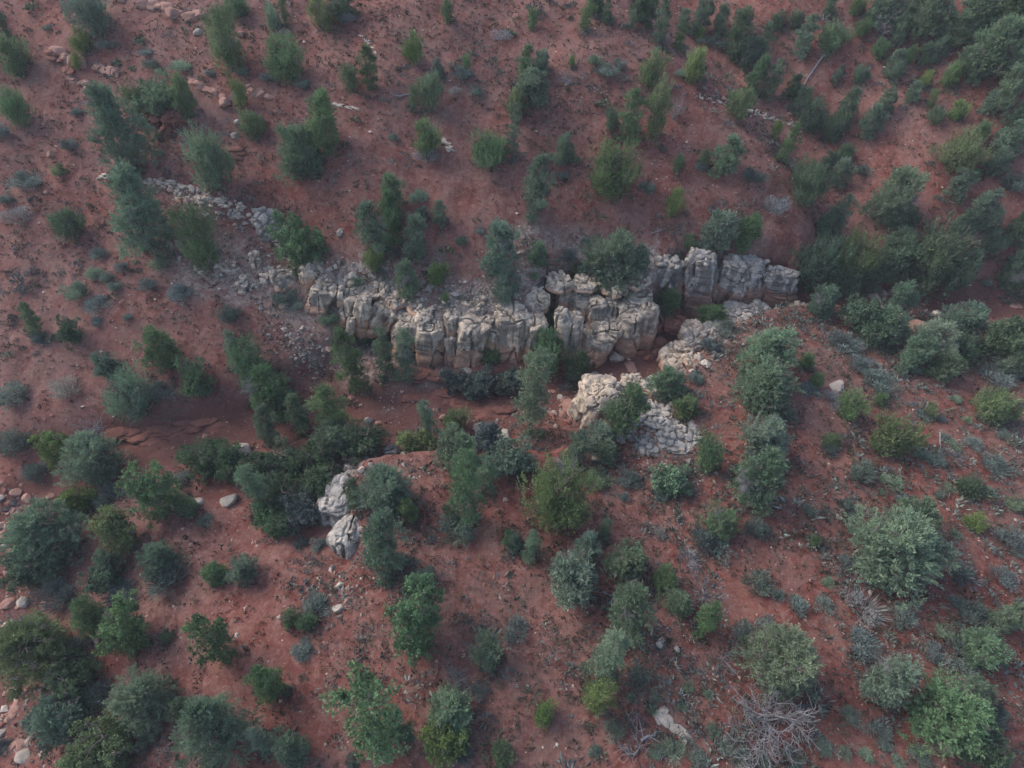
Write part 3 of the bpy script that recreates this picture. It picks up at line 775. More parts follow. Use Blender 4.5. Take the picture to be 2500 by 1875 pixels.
def crown_mesh(kind, seed, asp, fine=False):
    """unit crown: half width 1, half height asp, centred on the origin"""
    r = np.random.default_rng(seed)
    if kind == 'J':
        nl, lr, nt_, nb = 14, .42, 26, 14
    elif kind == 'C':
        nl, lr, nt_, nb = 17, .38, 38, 20
    else:
        nl, lr, nt_, nb = 22, .31, 18, 13
    fs = .66 if fine else 1.0
    if fine: nb = int(nb * 1.9); nl = int(nl * 1.25)
    parts = []
    lob = []
    for k in range(nl):
        if kind == 'C':
            z = -1 + 2 * (k + .5) / nl
            wz = np.clip(1.05 - .75 * ((z + .35) / 1.35) ** 2 if z > -.35 else .75 + .3 * (z + 1) / .65, .12, 1)
            a = k * 2.4 + r.normal() * .5
            q = (1 - lr) * wz * r.uniform(.3, 1.3)
            c = np.array([q * math.cos(a), q * math.sin(a), z * (asp - lr * .6)])
            R = lr * r.uniform(.6, 1.25) * (.5 + .5 * wz)
        else:
            d = unit(r.normal(size=(1, 3)))[0]
            d[2] = d[2] * .85 + .12
            c = d * np.array([1, 1, asp]) * (1 - lr * .85) * r.uniform(.5, 1.2)
            R = lr * r.uniform(.55, 1.25)
        lob.append((c, R))
    for c, R in lob:
        nn = unit(r.normal(size=(nt_, 3)))
        nn[:, 2] = np.where(nn[:, 2] < -.3, -nn[:, 2] * .5, nn[:, 2])
        nn = unit(nn)
        TP = c + nn * (R * r.uniform(.55, 1.05, (nt_, 1))) * np.array([1, 1, 1.0 if asp < 1.3 else 1.15])
        tt = np.clip(r.normal(0, .30, nt_) + r.normal(0, .32), -.9, 1)
        m = nt_ * nb
        N = np.repeat(nn, nb, 0)
        u = np.tile((np.arange(nb) + .5) / nb, nt_)[:, None]
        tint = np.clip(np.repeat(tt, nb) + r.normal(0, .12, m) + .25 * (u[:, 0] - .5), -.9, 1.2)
        tint = np.where(np.repeat(r.random(nt_) < (.05 if kind != 'O' else .02), nb), 2.0, tint)
        if kind == 'J':
            A = unit(nn * .55 + np.array([0, 0, .8]) + r.normal(0, .2, (nt_, 3)))
            bl = r.uniform(.22, .40, nt_); wid = .075
        elif kind == 'C':
            A = unit(nn * .8 + np.array([0, 0, .28]) + r.normal(0, .3, (nt_, 3)))
            bl = r.uniform(.18, .38, nt_); wid = .06
        else:
            A = unit(nn * .8 + r.normal(0, .4, (nt_, 3)))
            bl = r.uniform(.10, .18, nt_); wid = .075
        A_ = np.repeat(A, nb, 0)
        P = np.repeat(TP, nb, 0) + A_ * (u - .35) * np.repeat(bl, nb)[:, None] + r.normal(0, 1, (m, 3)) * wid * (1.05 - .8 * u) * .6
        side = unit(np.cross(A_, r.normal(size=(m, 3))))
        if kind == 'O':
            D = side + r.normal(0, .6, (m, 3)); L = r.uniform(.06, .12, m) * fs; W = r.uniform(.045, .08, m) * fs
        else:
            D = A_ * .75 + side * (.95 - .6 * u); L = r.uniform(.07, .15, m) * (1.2 - .5 * u[:, 0]) * fs; W = r.uniform(.022, .042, m) * fs
        parts.append(blades(P, D, L, W, tint, r))
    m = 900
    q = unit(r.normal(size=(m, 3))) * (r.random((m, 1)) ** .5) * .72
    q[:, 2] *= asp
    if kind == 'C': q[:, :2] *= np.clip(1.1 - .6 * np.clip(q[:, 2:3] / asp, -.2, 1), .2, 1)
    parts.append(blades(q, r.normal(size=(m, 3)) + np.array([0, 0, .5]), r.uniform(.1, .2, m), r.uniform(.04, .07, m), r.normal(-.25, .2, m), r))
    V, Fq, T = join(parts)
    V[:, :2] /= np.quantile(np.linalg.norm(V[:, :2], axis=1), .965)
    zl, zh = np.quantile(V[:, 2], .012), np.quantile(V[:, 2], .988)
    V[:, 2] = (V[:, 2] - (zl + zh) / 2) * 2 * asp / (zh - zl)
    return mesh_np('crown', V, Fq, M_LEAF, {'tint': T}, smooth_shade=False)


def tubes(segs, sides=4):
    V, Fs, o = [], [], 0
    ang = np.linspace(0, 2 * math.pi, sides, endpoint=False)
    for a, b, ra, rb_ in segs:
        a = np.array(a, float); b = np.array(b, float)
        d = (b - a) / (np.linalg.norm(b - a) + 1e-9)
        u = np.cross(d, [.3, .9, .2]); u /= np.linalg.norm(u); v = np.cross(d, u)
        ring = np.cos(ang)[:, None] * u + np.sin(ang)[:, None] * v
        V.append(np.vstack([a + ring * ra, b + ring * rb_]))
        i = np.arange(sides); j = (i + 1) % sides
        Fs.append(np.stack([i, j, j + sides, i + sides], 1) + o); o += 2 * sides
    return np.vstack(V), np.vstack(Fs)


def trunk_mesh(seed, asp):
    r = random.Random(seed)
    segs = []
    p = np.array([0, 0, -asp * 1.14]); rad = .085
    N = 6
    pts = [p]
    for k in range(N):
        q = p + np.array([r.gauss(0, .05), r.gauss(0, .05), asp * 1.75 / N])
        segs.append((p, q, rad, rad * .8)); rad *= .8; p = q; pts.append(p)
    for k in range(11):
        i = r.randrange(1, N + 1); b = pts[i]; a = r.uniform(0, 6.28); l = r.uniform(.35, .62)
        m = b + np.array([math.cos(a) * l * .55, math.sin(a) * l * .55, .12])
        e = b + np.array([math.cos(a + .3) * l, math.sin(a + .3) * l, .34])
        segs += [(b, m, .026, .016), (m, e, .016, .004)]
        for j in range(2):
            f = e + np.array([r.gauss(0, .14), r.gauss(0, .14), r.uniform(.05, .2)])
            segs.append((m, f, .012, .003))
    V, Fq = tubes(segs)
    return mesh_np('trunk', V, Fq, M_BARK)


def dead_segments(seed, up=.55, n=8, kids=3, thin=1.0):
    r = random.Random(seed)
    segs = []

    def grow(p, d, L, rad, lev):
        q = p
        for k in range(3):
            d2 = d + np.array([r.gauss(0, .3), r.gauss(0, .3), r.gauss(0, .2)])
            d = d2 / np.linalg.norm(d2)
            q2 = q + d * L / 3
            segs.append((q, q2, rad, rad * .8)); rad *= .8; q = q2
            if lev < 3:
                for j in range(kids):
                    e = d + np.array([r.gauss(0, .7), r.gauss(0, .7), r.gauss(0, .45)])
                    grow(q, e / np.linalg.norm(e), L * r.uniform(.4, .75), max(rad * .6, .0075), lev + 1)
    for k in range(n):
        a = 6.283 * k / n + r.gauss(0, .4)
        d = np.array([math.cos(a), math.sin(a), up + r.gauss(0, .4)])
        grow(np.array([r.gauss(0, .06), r.gauss(0, .06), 0]), d / np.linalg.norm(d), r.uniform(.4, .75), .028 * thin, 1)
    return segs


def dead_mesh(seed, **kw):
    V, Fq = tubes(dead_segments(seed, **kw), 3)
    V /= np.quantile(np.linalg.norm(V[:, :2], axis=1), .93)
    return mesh_np('dead_wood', V, Fq, M_DEAD)


def shrub_mesh(seed, twig=False, dens=1.0):
    """unit shrub: half width 1, height 1, standing on the origin"""
    r = np.random.default_rng(seed)
    parts = []
    nl = r.integers(6, 10)
    for k in range(nl):
        a = r.uniform(0, 6.28); q = r.uniform(.15, .72); R = r.uniform(.25, .42)
        c = np.array([q * math.cos(a), q * math.sin(a), r.uniform(.25, .68) * (1.15 - q * .55)])
        m = int(150 * dens)
        nn = unit(r.normal(size=(m, 3)) + np.array([0, 0, .35]))
        P = c + nn * R * r.uniform(.35, 1, (m, 1))
        P[:, 2] = np.maximum(P[:, 2], .02)
        D = nn * .6 + np.array([0, 0, .45]) + r.normal(0, .42, (m, 3))
        parts.append(blades(P, D, r.uniform(.09, .2, m), r.uniform(.025, .05, m) * (.7 if twig else 1), np.full(m, r.normal(0, .22)) + r.normal(0, .22, m), r))
    m = int(260 * dens)
    a = r.uniform(0, 6.28, m); q = r.random(m) ** .5 * .8
    P = np.stack([q * np.cos(a), q * np.sin(a), np.full(m, .0)], 1)
    parts.append(blades(P * .5, np.stack([np.cos(a) * q, np.sin(a) * q, np.full(m, .75)], 1), r.uniform(.4, .85, m), r.uniform(.02, .035, m), r.normal(-.2, .2, m), r))
    V, Fq, T = join(parts)
    return mesh_np('shrub', V, Fq, M_LEAF, {'tint': T}, smooth_shade=False)


def cactus_mesh(seed):
    r = np.random.default_rng(seed)
    V0, F0 = ICO1
    Vs, Fs, T, o = [], [], [], 0
    for k in range(26):
        a = r.uniform(0, 6.28); q = r.random() ** .6 * .8
        s = r.uniform(.16, .26)
        v = V0 * np.array([s * .85, s * .22, s])
        b = r.uniform(0, 3.14)
        Rz = np.array([[math.cos(b), -math.sin(b), 0], [math.sin(b), math.cos(b), 0], [0, 0, 1]])
        tl = r.normal(0, .5)
        Rx = np.array([[1, 0, 0], [0, math.cos(tl), -math.sin(tl)], [0, math.sin(tl), math.cos(tl)]])
        v = v @ Rx.T @ Rz.T + [q * math.cos(a), q * math.sin(a), s * .8 + r.choice([0, .3, .5]) * (1 - q)]
        Vs.append(v); Fs.append(F0 + o); o += len(v); T.append(np.full(len(v), r.normal(.1, .25)))
    return mesh_np('prickly_pear', np.vstack(Vs), np.vstack(Fs), M_LEAF, {'tint': np.concatenate(T)})


ASPECTS = (.8, 1.1, 1.5, 2.1, 3.0)
CROWNS = {(k, a): [crown_mesh(k, 31 * i + 7 * s + ord(k), a) for s in range(3 if a < 2 else 2)] for k in 'JCO' for i, a in enumerate(ASPECTS)}
FINE = {(k, a): [crown_mesh(k, 900 + 31 * i + ord(k), a, True)] for k in 'JCO' for i, a in enumerate(ASPECTS[:3])}
TRUNKS = {a: [trunk_mesh(s + 50, a) for s in range(2)] for a in ASPECTS}
SHRUBS = [shrub_mesh(400 + s) for s in range(5)]
TWIGGY = [shrub_mesh(450 + s, True, .8) for s in range(3)]
CACTI = [cactus_mesh(480 + s) for s in range(3)]
DEADS = [dead_mesh(600, up=.6, n=12, kids=3), dead_mesh(601, up=1.0, n=7, kids=2), dead_mesh(602, up=.4, n=7, kids=2)]

PAL = {'g': ((.060, .096, .054), 'green'), 'y': ((.080, .112, .048), 'bright yellow-green'), 'b': ((.070, .100, .076), 'blue-green'), 'p': ((.088, .117, .093), 'pale grey-green'),
       'd': ((.046, .070, .048), 'dark green'), 's': ((.074, .092, .092), 'slate-blue'), 'k': ((.052, .067, .069), 'dark slate'), 'l': ((.118, .116, .128), 'lavender-grey'), 'o': ((.074, .096, .052), 'olive')}
GUL = ([-20, 100, 200, 290, 370, 470, 600, 690], [1600, 1700, 1800, 1880, 1970, 2050, 2070, 2080])
RIMX, RIMY = [560, 690, 1000, 1157, 1330, 1541, 1640, 1930], [600, 640, 765, 765, 735, 715, 625, 655]
WPX = [(-60, 1450), (60, 1230), (280, 1085), (460, 1050), (650, 1000), (1000, 990), (1350, 960), (1480, 915), (1560, 880), (1640, 805), (1740, 748), (1900, 742), (2080, 728), (2300, 740), (2500, 755)]


def zone(x, y):
    if y < 690:
        g = np.interp(y, *GUL)
        if x > g + 75: return 'on the slope beyond the gully' if y < 420 else 'on the lower slope beyond the gully'
        if x > g - 55: return 'in the narrow gully'
    if 560 <= x <= 1960:
        ry = np.interp(x, RIMX, RIMY)
        if y < 170: return 'high on the red hillside'
        if y < 340: return 'midway up the red hillside'
        if y < ry - 95: return 'on the red hillside above the cliff'
        if y < ry + 30: return 'along the cliff rim'
        wy = np.interp(x, [p[0] for p in WPX], [p[1] for p in WPX])
        if y < wy - 30: return 'at the foot of the cliff'
    elif x < 560 and y < 1010:
        if y < 200: return 'among the ledges high on the slope'
        if y < 480: return 'on the slope below the sandstone ledges'
        return 'on the open red slope past the cliff end'
    if 1380 < x < 1720 and 900 < y < 1130: return 'growing on the rock mound'
    if x < 260 and y > 1150: return 'beside the boulder-strewn wash bend'
    if x < 810 and y < 1480: return 'in the hollow below the rock spur'
    if x < 810: return 'on the gravel slope below the spur'
    if x < 1400 and y < 1140: return 'in the thicket lining the wash'
    if y < 860 and x > 1900: return 'beside the upper wash'
    if x < 1420: return 'on the flat behind the rock spur' if y < 1480 else 'on the bare red flat past the spur'
    if y < 1250: return 'on the sage flat behind the rock mound'
    if math.hypot(x - 1865, y - 1745) < 260: return 'near the big grey dead tree'
    return 'on the open sage flat' if x > 1800 else 'among the conifers on the flat'


BASES = []
rp = random.Random(11)
NPLANT = 0


def plant(cx, cy, w, h, code, label=None):
    global NPLANT
    NPLANT += 1
    kind, colk = code[0], code[1]
    color, cname = PAL[colk]
    f = rp.uniform(.88, 1.14) * (2.3 if kind in 'JCO' else 2.6)
    color = (color[0] * f * rp.uniform(.96, 1.1), color[1] * f * 1.04, color[2] * f * rp.uniform(.82, 1.0), 1)
    d = ray(cx, cy)
    phi = math.atan2(-d[2], math.hypot(d[0], d[1]))
    t = ground(cx, cy)[1]
    z = zone(cx, cy)
    if kind in 'JCO':
        w *= 1.12; h *= 1.10
        for _ in range(3):
            r = w / 2 * t / FPX; hh = h / 2 * t / FPX
            c = math.sqrt(max(hh * hh - (r * math.sin(phi)) ** 2, 0)) / max(math.cos(phi), .35)
            c = min(max(c, (.95 if kind == 'C' else .72) * r), 3.5 * r)
            P, t = ground(cx, cy, c * 1.02)
        a = min(ASPECTS, key=lambda q: abs(math.log(q * r / c)))
        base = np.array([P[0], P[1], gz(P[0], P[1])])
        slender = c / r > 1.6
        size = 'small' if r < .85 else ('large' if r > 1.95 else '')
        noun = {'J': 'juniper', 'C': 'conifer', 'O': 'oak'}[kind]
        shape = 'tall slender' if slender and r > .7 else ('slender' if slender else ('round' if c / r < .95 else ''))
        name = {'J': 'juniper_tree', 'C': 'conifer_tree', 'O': 'oak_tree'}[kind]
        if label is None: label = ' '.join(('%s %s %s %s %s' % (size, shape, cname, noun, z)).split())
        ro = add(name, None, None, tuple(base), (0, 0, rp.uniform(0, 6.28)), label=label, cat='tree', group='%ss %s' % (noun, z))
        zc = P[2] - base[2]
        pool = FINE[(kind, a)] if (r > 1.75 and (kind, a) in FINE) else CROWNS[(kind, a)]
        k = rp.randrange(len(pool))
        e = rp.uniform(.92, 1.1)
        sc = (r * 1.03 * e, r * 1.03 / e ** .5, c / a)
        cr = add('crown', pool[k], ro, (0, 0, zc), (rp.gauss(0, .07), rp.gauss(0, .07), 0), sc)
        cr.color = color
        add('trunk', TRUNKS[a][rp.randrange(2)], ro, (0, 0, zc), (0, 0, 0), sc)
        if kind in 'CJ' and r > .9 and rp.random() < .3:
            q = rp.uniform(.35, .6); an = rp.uniform(0, 6.28)
            add('dead_limb', DEADS[rp.randrange(3)], ro, (math.cos(an) * r * .5, math.sin(an) * r * .5, zc + c * rp.uniform(-.1, .45)), (rp.gauss(0, .4), rp.gauss(0, .4), 0), (r * q, r * q, r * q * 1.3))
        BASES.append((base[0], base[1], r))
        return base
    w *= 1.2; h *= 1.15
    r = w / 2 * t / FPX
    P, t = ground(cx, cy + h * .12)
    hgt = r * min(max(.95 * (h / w) ** .8, .55), 1.5)
    size = 'small' if r < .65 else ('large' if r > 1.35 else '')
    P[2] = gz(P[0], P[1]) - .03
    rot = (0, 0, rp.uniform(0, 6.28))
    if kind == 'P':
        label = label or ' '.join(('%s pale prickly pear clump %s' % (size, z)).split())
        o = add('prickly_pear', rp.choice(CACTI), None, tuple(P), rot, (r, r, r * .9), label, 'cactus', 'prickly pears ' + z)
        o.color = (.15, .19, .12, 1)
    elif kind == 'D':
        label = label or ' '.join(('%s bare grey dead brush %s' % (size, z)).split())
        o = add('dead_tree', DEADS[int(code[2])], None, tuple(P), rot, (r, r, hgt * 1.3), label, 'dead tree', 'dead wood ' + z)
    else:
        label = label or ' '.join(('%s %s shrub %s' % (size, cname, z)).split())
        o = add('shrub', rp.choice(TWIGGY if colk == 'l' else SHRUBS), None, tuple(P), rot, (r * 1.05, r * 1.05, hgt), label, 'shrub', 'shrubs ' + z)
        o.color = color
    return P


HERO = {(1496, 422): 'large vivid green juniper alone on the red hillside above the cliff', (728, 590): 'round bright green juniper perched on the cliff edge beside a grey block', (1502, 645): 'broad airy blue-green conifer overhanging the cliff fins',
        (1300, 965): 'tall pale silvery conifer standing in the wash beneath the cliff', (2292, 640): 'very dark wide round juniper beyond the gully mouth', (2185, 1064): 'perfectly round pale olive juniper on the sage flat',
        (2190, 1340): 'broad pale grey-green conifer on the sage flat with dead twigs', (1367, 1215): 'wide olive-green juniper with dark skirt on the flat', (1010, 1512): 'large bright leafy oak on the bare red flat',
        (909, 1742): 'big leafy oak with pale stones at its foot', (350, 1715): 'pale feathery round conifer near the wash bend', (515, 1775): 'wide grey-green conifer with a darker green side', (256, 1820): 'broad olive-green oak at the wash bend',
        (78, 1580): 'spreading olive-grey conifer over the wash boulders', (290, 316): 'tall soft green conifer beside the bare red sandstone outcrop', (340, 520): 'tall green conifer over the white stone ledge',
        (545, 95): 'tall spiky juniper with a smooth grey boulder beside it', (1132, 1190): 'tall pale conifer with grey twigs behind the wash thicket', (1865, 1745): 'big sprawling bare grey dead tree on the sage flat',
        (482, 580): 'olive juniper among the weathered blocks past the cliff end', (1979, 443): 'dense dark rounded juniper at the gully bend', (945, 1195): 'wide grey-green conifer crowning the rock spur', (930, 1330): 'grey-green conifer leaning over the smooth spur face',
        (2320, 1750): 'large dense green conifer on the open sage flat', (1915, 1610): 'bushy pale green conifer beside the big grey dead tree', (653, 953): 'bright green conifer leading the group over the wash', (2144, 80): 'bare grey dead conifer with a white broken top',
        (1644, 277): 'slender bleached dead tree beside the olive juniper', (855, 882): 'pale weeping conifer against the cliff foot', (1777, 379): 'rounded blue-green conifer on the red ridge', (388, 853): 'pointed bright green conifer on the red slope'}
